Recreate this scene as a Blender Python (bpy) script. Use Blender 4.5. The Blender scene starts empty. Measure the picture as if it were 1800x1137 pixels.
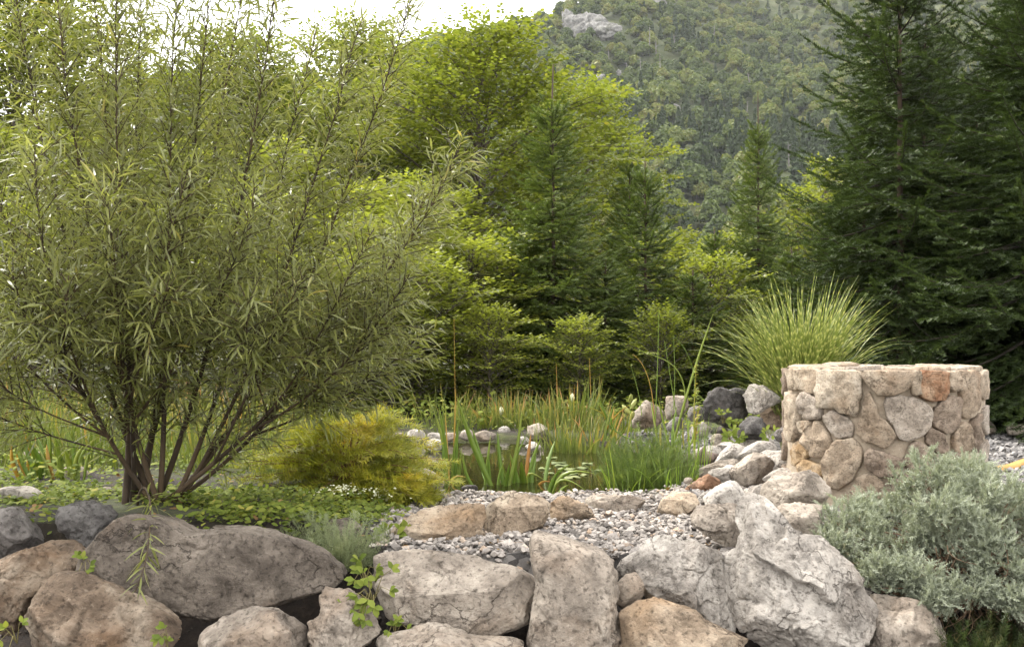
import bpy, math, random
import numpy as np
from math import radians, sin, cos, pi, sqrt, atan2

# ------------------------------------------------------------------ camera
FPX = 1729.0          # focal length in photo pixels (1800 px wide)
CZ = 0.87             # eye height above the gravel terrace
HY = 600.0            # photo row of the horizon
sc = bpy.context.scene
COL = sc.collection
cam_d = bpy.data.cameras.new('camera')
cam = bpy.data.objects.new('camera', cam_d)
COL.objects.link(cam)
cam.location = (0, 0, CZ)
cam.rotation_euler = (radians(90), 0, 0)
cam_d.sensor_width = 36.0
cam_d.lens = FPX / 1800.0 * 36.0
cam_d.shift_y = (HY - 568.5) / 1800.0
cam_d.clip_start = 0.05
cam_d.clip_end = 6000.0
sc.camera = cam

# ------------------------------------------------------------------ sky and light (bright overcast)
SUN_EL, SUN_AZ = radians(50), radians(-52)      # azimuth from +Y towards +X
world = bpy.data.worlds.new('World')
sc.world = world
world.use_nodes = True
wn, wl = world.node_tree.nodes, world.node_tree.links
wn.clear()
w_out = wn.new('ShaderNodeOutputWorld')
w_bg = wn.new('ShaderNodeBackground')
w_bg.inputs['Strength'].default_value = 0.13
w_sky = wn.new('ShaderNodeTexSky')
w_sky.sky_type = 'NISHITA'
w_sky.sun_disc = False
w_sky.sun_elevation = SUN_EL
w_sky.sun_rotation = SUN_AZ
w_sky.air_density = 1.0
w_sky.dust_density = 3.0
w_tc = wn.new('ShaderNodeTexCoord')
w_no = wn.new('ShaderNodeTexNoise')
w_no.inputs['Scale'].default_value = 2.2
w_no.inputs['Detail'].default_value = 5.0
w_ra = wn.new('ShaderNodeValToRGB')
w_ra.color_ramp.elements[0].position = 0.25
w_ra.color_ramp.elements[0].color = (5.6, 5.5, 5.4, 1)
w_ra.color_ramp.elements[1].position = 0.75
w_ra.color_ramp.elements[1].color = (7.2, 7.1, 6.9, 1)
w_mx = wn.new('ShaderNodeMix')
w_mx.data_type = 'RGBA'
w_mx.inputs['Factor'].default_value = 0.9
wl.new(w_tc.outputs['Generated'], w_no.inputs['Vector'])
wl.new(w_no.outputs['Fac'], w_ra.inputs['Fac'])
wl.new(w_sky.outputs['Color'], w_mx.inputs['A'])
wl.new(w_ra.outputs['Color'], w_mx.inputs['B'])
wl.new(w_mx.outputs['Result'], w_bg.inputs['Color'])
wl.new(w_bg.outputs['Background'], w_out.inputs['Surface'])

sun_d = bpy.data.lights.new('sun', 'SUN')
sun_d.energy = 1.5
sun_d.angle = radians(11)
sun_d.color = (1.0, 0.95, 0.87)
sun = bpy.data.objects.new('sun', sun_d)
COL.objects.link(sun)
sun.location = (-20, 5, 30)
from mathutils import Vector
sun.rotation_euler = (-Vector((sin(SUN_AZ) * cos(SUN_EL), cos(SUN_AZ) * cos(SUN_EL), sin(SUN_EL)))).to_track_quat('-Z', 'Y').to_euler()

vs = sc.view_settings
vs.view_transform = 'Standard'
vs.look = 'None'
vs.exposure = 2.12
vs.gamma = 1.0
vs.use_curve_mapping = False
sc.cycles.max_bounces = 5
sc.cycles.diffuse_bounces = 2
sc.cycles.glossy_bounces = 2
sc.cycles.transmission_bounces = 4
sc.cycles.transparent_max_bounces = 8
sc.cycles.volume_bounces = 0
sc.cycles.use_adaptive_sampling = True
sc.cycles.adaptive_threshold = 0.02
sc.cycles.sample_clamp_indirect = 4.0

# ------------------------------------------------------------------ numeric helpers
def W(px, py, d):
    """photo pixel at forward distance d -> world point"""
    return np.array([(px - 900.0) / FPX * d, d, CZ - (py - HY) / FPX * d])

def sstep(a, b, x):
    t = np.clip((np.asarray(x, float) - a) / (b - a), 0, 1)
    return t * t * (3 - 2 * t)

_perm = np.random.default_rng(11).permutation(512)
_perm = np.concatenate([_perm, _perm])
_grad = np.random.default_rng(12).normal(size=(512, 3))
_grad /= np.linalg.norm(_grad, axis=1)[:, None]

def perlin(p):
    p = np.asarray(p, float)
    i = np.floor(p).astype(int)
    f = p - i
    u = f * f * f * (f * (f * 6 - 15) + 10)
    i &= 511
    out = 0.0
    for dx in (0, 1):
        wx = u[:, 0] if dx else 1 - u[:, 0]
        hx = _perm[(i[:, 0] + dx) & 511]
        for dy in (0, 1):
            wy = u[:, 1] if dy else 1 - u[:, 1]
            hy = _perm[(hx + i[:, 1] + dy) & 511]
            for dz in (0, 1):
                wz = u[:, 2] if dz else 1 - u[:, 2]
                g = _grad[_perm[(hy + i[:, 2] + dz) & 511]]
                out = out + wx * wy * wz * (g[:, 0] * (f[:, 0] - dx) + g[:, 1] * (f[:, 1] - dy) + g[:, 2] * (f[:, 2] - dz))
    return out * 1.6

def fbm(p, octaves=4, gain=0.5):
    a, s, o = 1.0, 1.0, 0.0
    for k in range(octaves):
        o = o + a * perlin(np.asarray(p) * s + 17.3 * k)
        a *= gain
        s *= 2.03
    return o

def noise2(x, y, s, seed=0.0):
    x = np.asarray(x, float)
    y = np.asarray(y, float)
    sh = np.broadcast(x, y).shape
    p = np.stack([np.broadcast_to(x, sh).ravel() * s, np.broadcast_to(y, sh).ravel() * s, np.full(int(np.prod(sh)), seed + 0.5)], 1)
    return perlin(p).reshape(sh)

def norm(v):
    v = np.asarray(v, float)
    return v / (np.linalg.norm(v, axis=-1, keepdims=True) + 1e-12)

# ------------------------------------------------------------------ mesh helpers
def mesh_np(name, V, Fs, attrs=None, smooth=True):
    """V (n,3); Fs one index array or a list of them (triangles, quads)"""
    if not isinstance(Fs, (list, tuple)):
        Fs = [Fs]
    Fs = [np.asarray(f, np.int32) for f in Fs if len(f)]
    V = np.asarray(V, np.float32)
    me = bpy.data.meshes.new(name)
    me.vertices.add(len(V))
    me.vertices.foreach_set('co', V.ravel())
    li = np.concatenate([f.ravel() for f in Fs])
    tot = np.concatenate([np.full(len(f), f.shape[1], np.int32) for f in Fs])
    st = np.concatenate([[0], np.cumsum(tot)[:-1]]).astype(np.int32)
    me.loops.add(len(li))
    me.loops.foreach_set('vertex_index', li)
    me.polygons.add(len(tot))
    me.polygons.foreach_set('loop_start', st)
    try:
        me.polygons.foreach_set('loop_total', tot)
    except Exception:
        pass
    me.polygons.foreach_set('use_smooth', np.full(len(tot), bool(smooth)))
    if attrs:
        for k, a in attrs.items():
            at = me.attributes.new(k, 'FLOAT', 'POINT')
            at.data.foreach_set('value', np.asarray(a, np.float32))
    me.update(calc_edges=True)
    return me

def obj(name, me, mat=None, parent=None, loc=None):
    o = bpy.data.objects.new(name, me)
    COL.objects.link(o)
    if mat is not None and me is not None and len(me.materials) == 0:
        me.materials.append(mat)
    if parent is not None:
        o.parent = parent
    if loc is not None:
        o.location = tuple(float(c) for c in loc)
    return o

def tag(o, label=None, cat=None, group=None, kind=None):
    if label:
        o['label'] = label
    if cat:
        o['category'] = cat
    if group:
        o['group'] = group
    if kind:
        o['kind'] = kind
    return o

def thing(name, loc, label, cat, group=None, rz=0.0, scale=1.0):
    o = bpy.data.objects.new(name, None)
    COL.objects.link(o)
    o.empty_display_size = 0.1
    o.location = tuple(float(c) for c in loc)
    o.rotation_euler = (0, 0, rz)
    o.scale = (scale, scale, scale) if np.isscalar(scale) else tuple(scale)
    return tag(o, label, cat, group)

def copy_tree(root, loc, label, group=None, rz=0.0, scale=1.0):
    r = root.copy()
    COL.objects.link(r)
    r.location = tuple(float(c) for c in loc)
    r.rotation_euler = (0, 0, rz)
    r.scale = (scale, scale, scale) if np.isscalar(scale) else tuple(scale)
    r['label'] = label
    if group:
        r['group'] = group
    for ch in list(root.children):
        c = ch.copy()
        COL.objects.link(c)
        c.parent = r
        for g in list(ch.children):
            d = g.copy()
            COL.objects.link(d)
            d.parent = c
    return r

def frames(D, U):
    """columns: side, direction, normal"""
    D = norm(D)
    S = norm(np.cross(D, U))
    N = np.cross(S, D)
    return np.stack([S, D, N], axis=2)

def stamp(TV, TF, M, P):
    TV = np.asarray(TV, float)
    TF = np.asarray(TF, int)
    n, m = len(P), len(TV)
    V = np.einsum('nij,mj->nmi', M, TV) + P[:, None, :]
    F = TF[None] + (np.arange(n) * m)[:, None, None]
    return V.reshape(-1, 3), F.reshape(-1, TF.shape[1])

class Bag:
    """collects vertices/faces/attribute pieces for one mesh"""
    def __init__(self):
        self.V, self.F3, self.F4, self.n, self.A = [], [], [], 0, []
    def add(self, V, F, a=None):
        F = np.asarray(F, int)
        (self.F3 if F.shape[1] == 3 else self.F4).append(F + self.n)
        self.V.append(np.asarray(V, float))
        self.A.append(np.full(len(V), 0.5) if a is None else np.broadcast_to(np.asarray(a, float), (len(V),)))
        self.n += len(V)
    def mesh(self, name, smooth=True):
        Fs = []
        if self.F3:
            Fs.append(np.concatenate(self.F3))
        if self.F4:
            Fs.append(np.concatenate(self.F4))
        return mesh_np(name, np.concatenate(self.V), Fs, {'rnd': np.concatenate(self.A)}, smooth)

def tube(P, R, sides=6):
    P = np.asarray(P, float)
    R = np.broadcast_to(np.asarray(R, float), (len(P),))
    T = norm(np.gradient(P, axis=0))
    up = np.array([0.31, 0.17, 0.93])
    if abs(np.dot(T.mean(0), up)) > 0.8 * np.linalg.norm(T.mean(0)):
        up = np.array([0.95, 0.2, 0.1])
    A = norm(np.cross(T, up))
    B = np.cross(T, A)
    ang = np.arange(sides) * 2 * pi / sides
    V = P[:, None] + R[:, None, None] * (A[:, None] * np.cos(ang)[None, :, None] + B[:, None] * np.sin(ang)[None, :, None])
    n = len(P)
    i = np.arange(n - 1)[:, None] * sides
    j = np.arange(sides)[None]
    k = (j + 1) % sides
    F = np.stack([i + j, i + k, i + sides + k, i + sides + j], 2).reshape(-1, 4)
    return V.reshape(-1, 3), F

def leaf_t(w, curve=0.12, fold=0.15, mid=0.32, mid2=0.68, w2=0.8):
    """lance or ovate leaf, unit length along +Y, normal +Z"""
    z = lambda y: -curve * y * y
    V = np.array([[0, 0, 0], [-w, mid, z(mid) + fold * w], [0, mid, z(mid)], [w, mid, z(mid) + fold * w],
                  [-w * w2, mid2, z(mid2) + fold * w], [0, mid2, z(mid2)], [w * w2, mid2, z(mid2) + fold * w], [0, 1, z(1)]])
    F = np.array([[0, 2, 1], [0, 3, 2], [1, 2, 5], [1, 5, 4], [2, 3, 6], [2, 6, 5], [4, 5, 7], [5, 6, 7]])
    return V, F

def leaf_s(w, curve=0.12):
    """cheap leaf: six points, four triangles"""
    V = np.array([[0, 0, 0], [-w, .35, -curve * .12], [w, .35, -curve * .12], [-w * .8, .7, -curve * .5], [w * .8, .7, -curve * .5], [0, 1, -curve]])
    F = np.array([[0, 2, 1], [1, 2, 4], [1, 4, 3], [3, 4, 5]])
    return V, F

def blade(P0, dirv, L, w, droop, segs=6, side=None, twist=0.0):
    """one arching grass or iris blade as a folded strip"""
    t = np.linspace(0, 1, segs + 1)
    d = norm(np.asarray(dirv, float))
    hor = np.array([d[0], d[1], 0.0])
    if np.linalg.norm(hor) < 1e-4:
        hor = np.array([1.0, 0, 0])
    hor = norm(hor)
    C = np.asarray(P0)[None] + L * (t[:, None] * d[None] + droop * (t ** 2.4)[:, None] * (hor * 0.7 - np.array([0, 0, 1.0]))[None])
    if side is None:
        side = norm(np.cross(d, [0, 0, 1.0]) + 1e-6)
    a = twist * t
    other = norm(np.cross(side, d))
    S = np.cos(a)[:, None] * side[None] + np.sin(a)[:, None] * other[None]
    ww = w * np.clip(np.minimum(0.75 + t * 0.8, 1.0) * (1 - t ** 3.0), 0.02, 1)
    V = np.stack([C - S * ww[:, None] * .5, C + other[None] * (-ww[:, None] * .12), C + S * ww[:, None] * .5], 1).reshape(-1, 3)
    F = []
    for k in range(segs):
        a0 = 3 * k
        F += [[a0, a0 + 1, a0 + 4, a0 + 3], [a0 + 1, a0 + 2, a0 + 5, a0 + 4]]
    return V, np.array(F), np.repeat(t, 3)

# ------------------------------------------------------------------ materials
def mat_new(name):
    m = bpy.data.materials.new(name)
    m.use_nodes = True
    m.node_tree.nodes.clear()
    return m, m.node_tree.nodes, m.node_tree.links

def ramp(nodes, stops, interp='LINEAR'):
    r = nodes.new('ShaderNodeValToRGB')
    e = r.color_ramp.elements
    r.color_ramp.interpolation = interp
    while len(e) < len(stops):
        e.new(0.5)
    for k, (p, c) in enumerate(stops):
        e[k].position = p
        e[k].color = (c[0], c[1], c[2], 1)
    return r

def leaf_mat(name, stops, rough=0.5, transl=0.35, tcol=1.25, spec=0.4, under=None, vary=0.25):
    m, N, L = mat_new(name)
    out = N.new('ShaderNodeOutputMaterial')
    at = N.new('ShaderNodeAttribute')
    at.attribute_name = 'rnd'
    oi = N.new('ShaderNodeObjectInfo')
    mm = N.new('ShaderNodeMath')
    mm.operation = 'MULTIPLY_ADD'
    mm.inputs[1].default_value = vary
    L.new(oi.outputs['Random'], mm.inputs[0])
    sub = N.new('ShaderNodeMath')
    sub.operation = 'SUBTRACT'
    sub.inputs[1].default_value = vary * 0.5
    L.new(at.outputs['Fac'], sub.inputs[0])
    L.new(sub.outputs[0], mm.inputs[2])
    r = ramp(N, stops)
    L.new(mm.outputs[0], r.inputs['Fac'])
    col = r.outputs['Color']
    if under is not None:
        geo = N.new('ShaderNodeNewGeometry')
        mx = N.new('ShaderNodeMix')
        mx.data_type = 'RGBA'
        mx.inputs['B'].default_value = (*under, 1)
        L.new(geo.outputs['Backfacing'], mx.inputs['Factor'])
        L.new(col, mx.inputs['A'])
        col = mx.outputs['Result']
    pb = N.new('ShaderNodeBsdfPrincipled')
    pb.inputs['Roughness'].default_value = rough
    pb.inputs['Specular IOR Level'].default_value = spec
    L.new(col, pb.inputs['Base Color'])
    tr = N.new('ShaderNodeBsdfTranslucent')
    g = N.new('ShaderNodeMix')
    g.data_type = 'RGBA'
    g.blend_type = 'MULTIPLY'
    g.inputs['Factor'].default_value = 1.0
    g.inputs['B'].default_value = (tcol * 1.05, tcol * 1.08, tcol * 0.6, 1)
    L.new(r.outputs['Color'], g.inputs['A'])
    L.new(g.outputs['Result'], tr.inputs['Color'])
    ms = N.new('ShaderNodeMixShader')
    ms.inputs['Fac'].default_value = transl
    L.new(pb.outputs[0], ms.inputs[1])
    L.new(tr.outputs[0], ms.inputs[2])
    L.new(ms.outputs[0], out.inputs['Surface'])
    return m

def bark_mat(name, c1, c2, scale=14.0, rough=0.85):
    m, N, L = mat_new(name)
    out = N.new('ShaderNodeOutputMaterial')
    tc = N.new('ShaderNodeTexCoord')
    mp = N.new('ShaderNodeMapping')
    mp.inputs['Scale'].default_value = (1, 1, 0.35)
    no = N.new('ShaderNodeTexNoise')
    no.inputs['Scale'].default_value = scale
    no.inputs['Detail'].default_value = 6
    r = ramp(N, [(0.3, c1), (0.7, c2)])
    pb = N.new('ShaderNodeBsdfPrincipled')
    pb.inputs['Roughness'].default_value = rough
    bp = N.new('ShaderNodeBump')
    bp.inputs['Strength'].default_value = 0.6
    bp.inputs['Distance'].default_value = 0.01
    L.new(tc.outputs['Object'], mp.inputs['Vector'])
    L.new(mp.outputs[0], no.inputs['Vector'])
    L.new(no.outputs['Fac'], r.inputs['Fac'])
    L.new(r.outputs['Color'], pb.inputs['Base Color'])
    L.new(no.outputs['Fac'], bp.inputs['Height'])
    L.new(bp.outputs[0], pb.inputs['Normal'])
    L.new(pb.outputs[0], out.inputs['Surface'])
    return m

def rock_mat(name, dark, mid, pale, stain, stain_amt=0.5, lichen=0.3, scale=1.0, bump=0.5):
    """weathered limestone: mottling, stains, specks, hairline cracks and pitted relief"""
    m, N, L = mat_new(name)
    out = N.new('ShaderNodeOutputMaterial')
    tc = N.new('ShaderNodeTexCoord')
    oi = N.new('ShaderNodeObjectInfo')
    mu = N.new('ShaderNodeMath')
    mu.operation = 'MULTIPLY'
    mu.inputs[1].default_value = 37.0
    L.new(oi.outputs['Random'], mu.inputs[0])
    cb = N.new('ShaderNodeCombineXYZ')
    for k in range(3):
        L.new(mu.outputs[0], cb.inputs[k])
    ad = N.new('ShaderNodeVectorMath')
    ad.operation = 'ADD'
    L.new(tc.outputs['Object'], ad.inputs[0])
    L.new(cb.outputs[0], ad.inputs[1])
    def noise(s, det=6, dist=0.0, rg=0.6):
        n = N.new('ShaderNodeTexNoise')
        n.inputs['Scale'].default_value = s * scale
        n.inputs['Detail'].default_value = det
        n.inputs['Roughness'].default_value = rg
        n.inputs['Distortion'].default_value = dist
        L.new(ad.outputs[0], n.inputs['Vector'])
        return n
    n1 = noise(4.5, 9, 0.4, 0.68)
    r1 = ramp(N, [(0.33, dark), (0.48, mid), (0.63, pale)])
    L.new(n1.outputs['Fac'], r1.inputs['Fac'])
    def mix(a, bcol, facsock, blend='MIX'):
        x = N.new('ShaderNodeMix')
        x.data_type = 'RGBA'
        x.blend_type = blend
        L.new(facsock, x.inputs['Factor'])
        L.new(a, x.inputs['A'])
        if isinstance(bcol, tuple):
            x.inputs['B'].default_value = (*bcol, 1)
        else:
            L.new(bcol, x.inputs['B'])
        return x.outputs['Result']
    n2 = noise(2.3, 7, 0.8)
    r2 = ramp(N, [(0.52, (0, 0, 0)), (0.72, (stain_amt,) * 3)])
    L.new(n2.outputs['Fac'], r2.inputs['Fac'])
    c = mix(r1.outputs['Color'], stain, r2.outputs['Color'])
    n3 = noise(38, 4, 0.0, 0.7)
    r3 = ramp(N, [(0.60, (0, 0, 0)), (0.70, (lichen,) * 3)])
    L.new(n3.outputs['Fac'], r3.inputs['Fac'])
    c = mix(c, tuple(min(1, v * 1.25) for v in pale), r3.outputs['Color'])
    n4 = noise(55, 3, 0.0, 0.6)
    r4 = ramp(N, [(0.33, (0.30, 0.29, 0.28)), (0.46, (1, 1, 1))])
    L.new(n4.outputs['Fac'], r4.inputs['Fac'])
    mlt = N.new('ShaderNodeMix')
    mlt.data_type = 'RGBA'
    mlt.blend_type = 'MULTIPLY'
    mlt.inputs['Factor'].default_value = 0.75
    L.new(c, mlt.inputs['A'])
    L.new(r4.outputs['Color'], mlt.inputs['B'])
    c = mlt.outputs['Result']
    nf = noise(13, 8, 0.6, 0.7)
    rf = ramp(N, [(0.36, (0.55, 0.54, 0.53)), (0.50, (1, 1, 1)), (0.64, (1.22, 1.22, 1.22))])
    L.new(nf.outputs['Fac'], rf.inputs['Fac'])
    ml2 = N.new('ShaderNodeMix')
    ml2.data_type = 'RGBA'
    ml2.blend_type = 'MULTIPLY'
    ml2.inputs['Factor'].default_value = 0.8
    L.new(c, ml2.inputs['A'])
    L.new(rf.outputs['Color'], ml2.inputs['B'])
    c = ml2.outputs['Result']
    # relief
    nb = noise(16, 10, 0.3, 0.72)
    ng_ = noise(70, 6, 0.0, 0.75)
    nk = noise(2.4, 6, 0.25, 0.55)
    k1 = N.new('ShaderNodeMath'); k1.operation = 'SUBTRACT'; k1.inputs[1].default_value = 0.5
    k2 = N.new('ShaderNodeMath'); k2.operation = 'ABSOLUTE'
    L.new(nk.outputs['Fac'], k1.inputs[0]); L.new(k1.outputs[0], k2.inputs[0])
    rk = ramp(N, [(0.0, (0.25, 0.25, 0.25)), (0.007, (1, 1, 1))])
    L.new(k2.outputs[0], rk.inputs['Fac'])
    ngt = noise(3.1, 3, 0.2)
    rgt = ramp(N, [(0.50, (1, 1, 1)), (0.62, (0, 0, 0))])
    L.new(ngt.outputs['Fac'], rgt.inputs['Fac'])
    kk = N.new('ShaderNodeMath'); kk.operation = 'MAXIMUM'
    L.new(rk.outputs['Color'], kk.inputs[0]); L.new(rgt.outputs['Color'], kk.inputs[1])
    crack_mix = N.new('ShaderNodeMix'); crack_mix.data_type = 'RGBA'  # crack lines get a darker colour than the stone
    crack_mix.inputs['A'].default_value = (dark[0] * .35, dark[1] * .32, dark[2] * .3, 1)
    L.new(kk.outputs[0], crack_mix.inputs['Factor']); L.new(c, crack_mix.inputs['B'])
    c = crack_mix.outputs['Result']
    sm = N.new('ShaderNodeMath')
    sm.operation = 'MULTIPLY_ADD'
    sm.inputs[1].default_value = 0.30
    L.new(ng_.outputs['Fac'], sm.inputs[0])
    L.new(nb.outputs['Fac'], sm.inputs[2])
    s2 = N.new('ShaderNodeMath'); s2.operation = 'MULTIPLY_ADD'; s2.inputs[1].default_value = 0.35
    L.new(kk.outputs[0], s2.inputs[0]); L.new(sm.outputs[0], s2.inputs[2])
    sm = s2
    bp = N.new('ShaderNodeBump')
    bp.inputs['Strength'].default_value = bump
    bp.inputs['Distance'].default_value = 0.04 / scale
    L.new(sm.outputs[0], bp.inputs['Height'])
    pb = N.new('ShaderNodeBsdfPrincipled')
    pb.inputs['Roughness'].default_value = 0.88
    pb.inputs['Specular IOR Level'].default_value = 0.25
    L.new(c, pb.inputs['Base Color'])
    L.new(bp.outputs[0], pb.inputs['Normal'])
    L.new(pb.outputs[0], out.inputs['Surface'])
    return m

ROCK = {
    'grey':  rock_mat('rock_grey', (.07, .056, .044), (.158, .131, .106), (.255, .215, .175), (.20, .13, .08), .5, .4, 1.0, .9),
    'brown': rock_mat('rock_brown', (.08, .056, .038), (.175, .128, .090), (.33, .27, .205), (.17, .095, .046), .65, .4, 1.0, .9),
    'white': rock_mat('rock_white', (.20, .178, .155), (.40, .362, .318), (.56, .512, .455), (.30, .235, .18), .45, .3, 1.0, .9),
    'pale':  rock_mat('rock_pale', (.16, .132, .106), (.335, .284, .232), (.49, .425, .352), (.30, .20, .125), .5, .35, 1.0, .9),
    'tan':   rock_mat('rock_tan', (.20, .15, .105), (.38, .295, .212), (.52, .43, .325), (.40, .25, .13), .5, .25, 1.0, .9),
    'dark':  rock_mat('rock_dark', (.030, .027, .025), (.075, .068, .064), (.175, .163, .152), (.12, .095, .078), .35, .25, 1.0, .9),
    'slate': rock_mat('rock_slate', (.085, .076, .069), (.175, .158, .145), (.31, .285, .262), (.21, .155, .115), .4, .3, 1.0, .9),
    'rust':  rock_mat('rock_rust', (.16, .085, .05), (.28, .16, .098), (.38, .265, .185), (.24, .10, .05), .6, .2, 1.0, .9),
    'cliff': rock_mat('rock_cliff', (.075, .074, .068), (.15, .146, .136), (.25, .242, .23), (.09, .10, .05), .6, .1, 0.08, 1.0),
}

# ================================================================== SETTING: ground, pond, mountain
PCX, PCY, PRX, PRY = -0.15, 7.5, 1.6, 1.75
WATER_Z = -0.06

def pond_e(x, y):
    e = (np.abs((x - PCX) / PRX) ** 2.6 + np.abs((y - PCY) / PRY) ** 2.6) ** (1 / 2.6)
    return e + 0.05 * noise2(x, y, 1.3, 3.0)

def front_y(x):
    x = np.asarray(x, float)
    return 3.93 + .32 * sstep(-.45, -.75, x) + 0.05 * noise2(x, np.zeros_like(x), 1.7, 9.0)

def gz(x, y):
    x = np.asarray(x, float)
    y = np.asarray(y, float)
    z = 0.012 * noise2(x, y, 2.5, 1.0) + 0.03 * noise2(x, y, 0.35, 2.0)
    z = z + 0.075 * sstep(-0.35, -1.1, x) * sstep(7.0, 5.5, y)
    z = z - 0.52 * sstep(1.08, 0.80, pond_e(x, y))
    fy = front_y(x)
    z = z - 0.42 * sstep(fy + .02, fy - .14, y) - 0.35 * sstep(fy - .14, fy - .8, y)
    z = z + 0.9 * sstep(16, 60, y) * noise2(x, y, 0.03, 5.0)
    return z

def axis(fine_lo, fine_hi, step, far_lo, far_hi, g=1.16):
    a = list(np.arange(fine_lo, fine_hi + 1e-6, step))
    s, v = step, fine_hi
    while v < far_hi:
        s *= g
        v += s
        a.append(v)
    s, v, b = step, fine_lo, []
    while v > far_lo:
        s *= g
        v -= s
        b.append(v)
    return np.array(b[::-1] + a)

gx = axis(-4.0, 4.6, 0.075, -1150, 1150)
gy = axis(2.6, 11.6, 0.075, -130, 1130)
GX, GY = np.meshgrid(gx, gy)
GZ = gz(GX, GY)
nx, ny = len(gx), len(gy)
ii = (np.arange(ny - 1)[:, None] * nx + np.arange(nx - 1)[None]).ravel()
gF = np.stack([ii, ii + 1, ii + nx + 1, ii + nx], 1)
def gravel_mask(x, y):
    n = 0.12 * noise2(x, y, 1.5, 21.0)
    front = sstep(-.62, -.48, x + n) * sstep(5.75, 5.5, y + n)
    right = sstep(.9, 1.05, x + n) * sstep(9.4, 9.0, y + n)
    return np.clip(front + right, 0, 1) * sstep(front_y(x) - .1, front_y(x) + .05, y) * sstep(1.0, 1.04, pond_e(x, y))
GM = gravel_mask(GX, GY)
gme = mesh_np('ground', np.stack([GX.ravel(), GY.ravel(), GZ.ravel()], 1), gF, {'gravel': GM.ravel(), 'bare': np.clip(sstep(4.5, 4.2, GY) + sstep(1.05, .97, pond_e(GX, GY)), 0, 1).ravel()})

def ground_mat():
    m, N, L = mat_new('soil_and_moss')
    out = N.new('ShaderNodeOutputMaterial')
    tc = N.new('ShaderNodeTexCoord')
    def noise(s, det=6, rg=.6):
        n = N.new('ShaderNodeTexNoise')
        n.inputs['Scale'].default_value = s
        n.inputs['Detail'].default_value = det
        n.inputs['Roughness'].default_value = rg
        L.new(tc.outputs['Object'], n.inputs['Vector'])
        return n
    soil = ramp(N, [(.3, (.008, .005, .0035)), (.55, (.022, .014, .009)), (.75, (.055, .036, .023))])
    n1 = noise(24, 9, .7)
    L.new(n1.outputs['Fac'], soil.inputs['Fac'])
    moss = ramp(N, [(.35, (.03, .042, .012)), (.65, (.085, .095, .025))])
    n2 = noise(15, 8, .7)
    L.new(n2.outputs['Fac'], moss.inputs['Fac'])
    n3 = noise(1.7, 6)
    r3 = ramp(N, [(.42, (0, 0, 0)), (.60, (1, 1, 1))])
    L.new(n3.outputs['Fac'], r3.inputs['Fac'])
    ab = N.new('ShaderNodeAttribute'); ab.attribute_name = 'bare'
    iv = N.new('ShaderNodeMath'); iv.operation = 'SUBTRACT'; iv.inputs[0].default_value = 1.0; L.new(ab.outputs['Fac'], iv.inputs[1])
    ml = N.new('ShaderNodeMath'); ml.operation = 'MULTIPLY'; L.new(iv.outputs[0], ml.inputs[0]); L.new(r3.outputs['Color'], ml.inputs[1])
    x = N.new('ShaderNodeMix'); x.data_type = 'RGBA'
    L.new(ml.outputs[0], x.inputs['Factor']); L.new(soil.outputs['Color'], x.inputs['A']); L.new(moss.outputs['Color'], x.inputs['B'])
    gr = ramp(N, [(.35, (.04, .036, .033)), (.5, (.10, .09, .082)), (.7, (.18, .165, .15))])
    vo = N.new('ShaderNodeTexVoronoi')
    vo.inputs['Scale'].default_value = 30
    L.new(tc.outputs['Object'], vo.inputs['Vector'])
    sp = N.new('ShaderNodeSeparateColor')
    L.new(vo.outputs['Color'], sp.inputs[0])
    L.new(sp.outputs[0], gr.inputs['Fac'])
    at = N.new('ShaderNodeAttribute'); at.attribute_name = 'gravel'
    y = N.new('ShaderNodeMix'); y.data_type = 'RGBA'
    L.new(at.outputs['Fac'], y.inputs['Factor']); L.new(x.outputs['Result'], y.inputs['A']); L.new(gr.outputs['Color'], y.inputs['B'])
    pb = N.new('ShaderNodeBsdfPrincipled'); pb.inputs['Roughness'].default_value = .95
    bp = N.new('ShaderNodeBump'); bp.inputs['Strength'].default_value = .8; bp.inputs['Distance'].default_value = .03
    L.new(n1.outputs['Fac'], bp.inputs['Height'])
    L.new(y.outputs['Result'], pb.inputs['Base Color']); L.new(bp.outputs[0], pb.inputs['Normal'])
    L.new(pb.outputs[0], out.inputs['Surface'])
    return m
tag(obj('ground', gme, ground_mat()), 'dark soil with moss and patches of grey gravel', 'ground', kind='structure')

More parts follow.
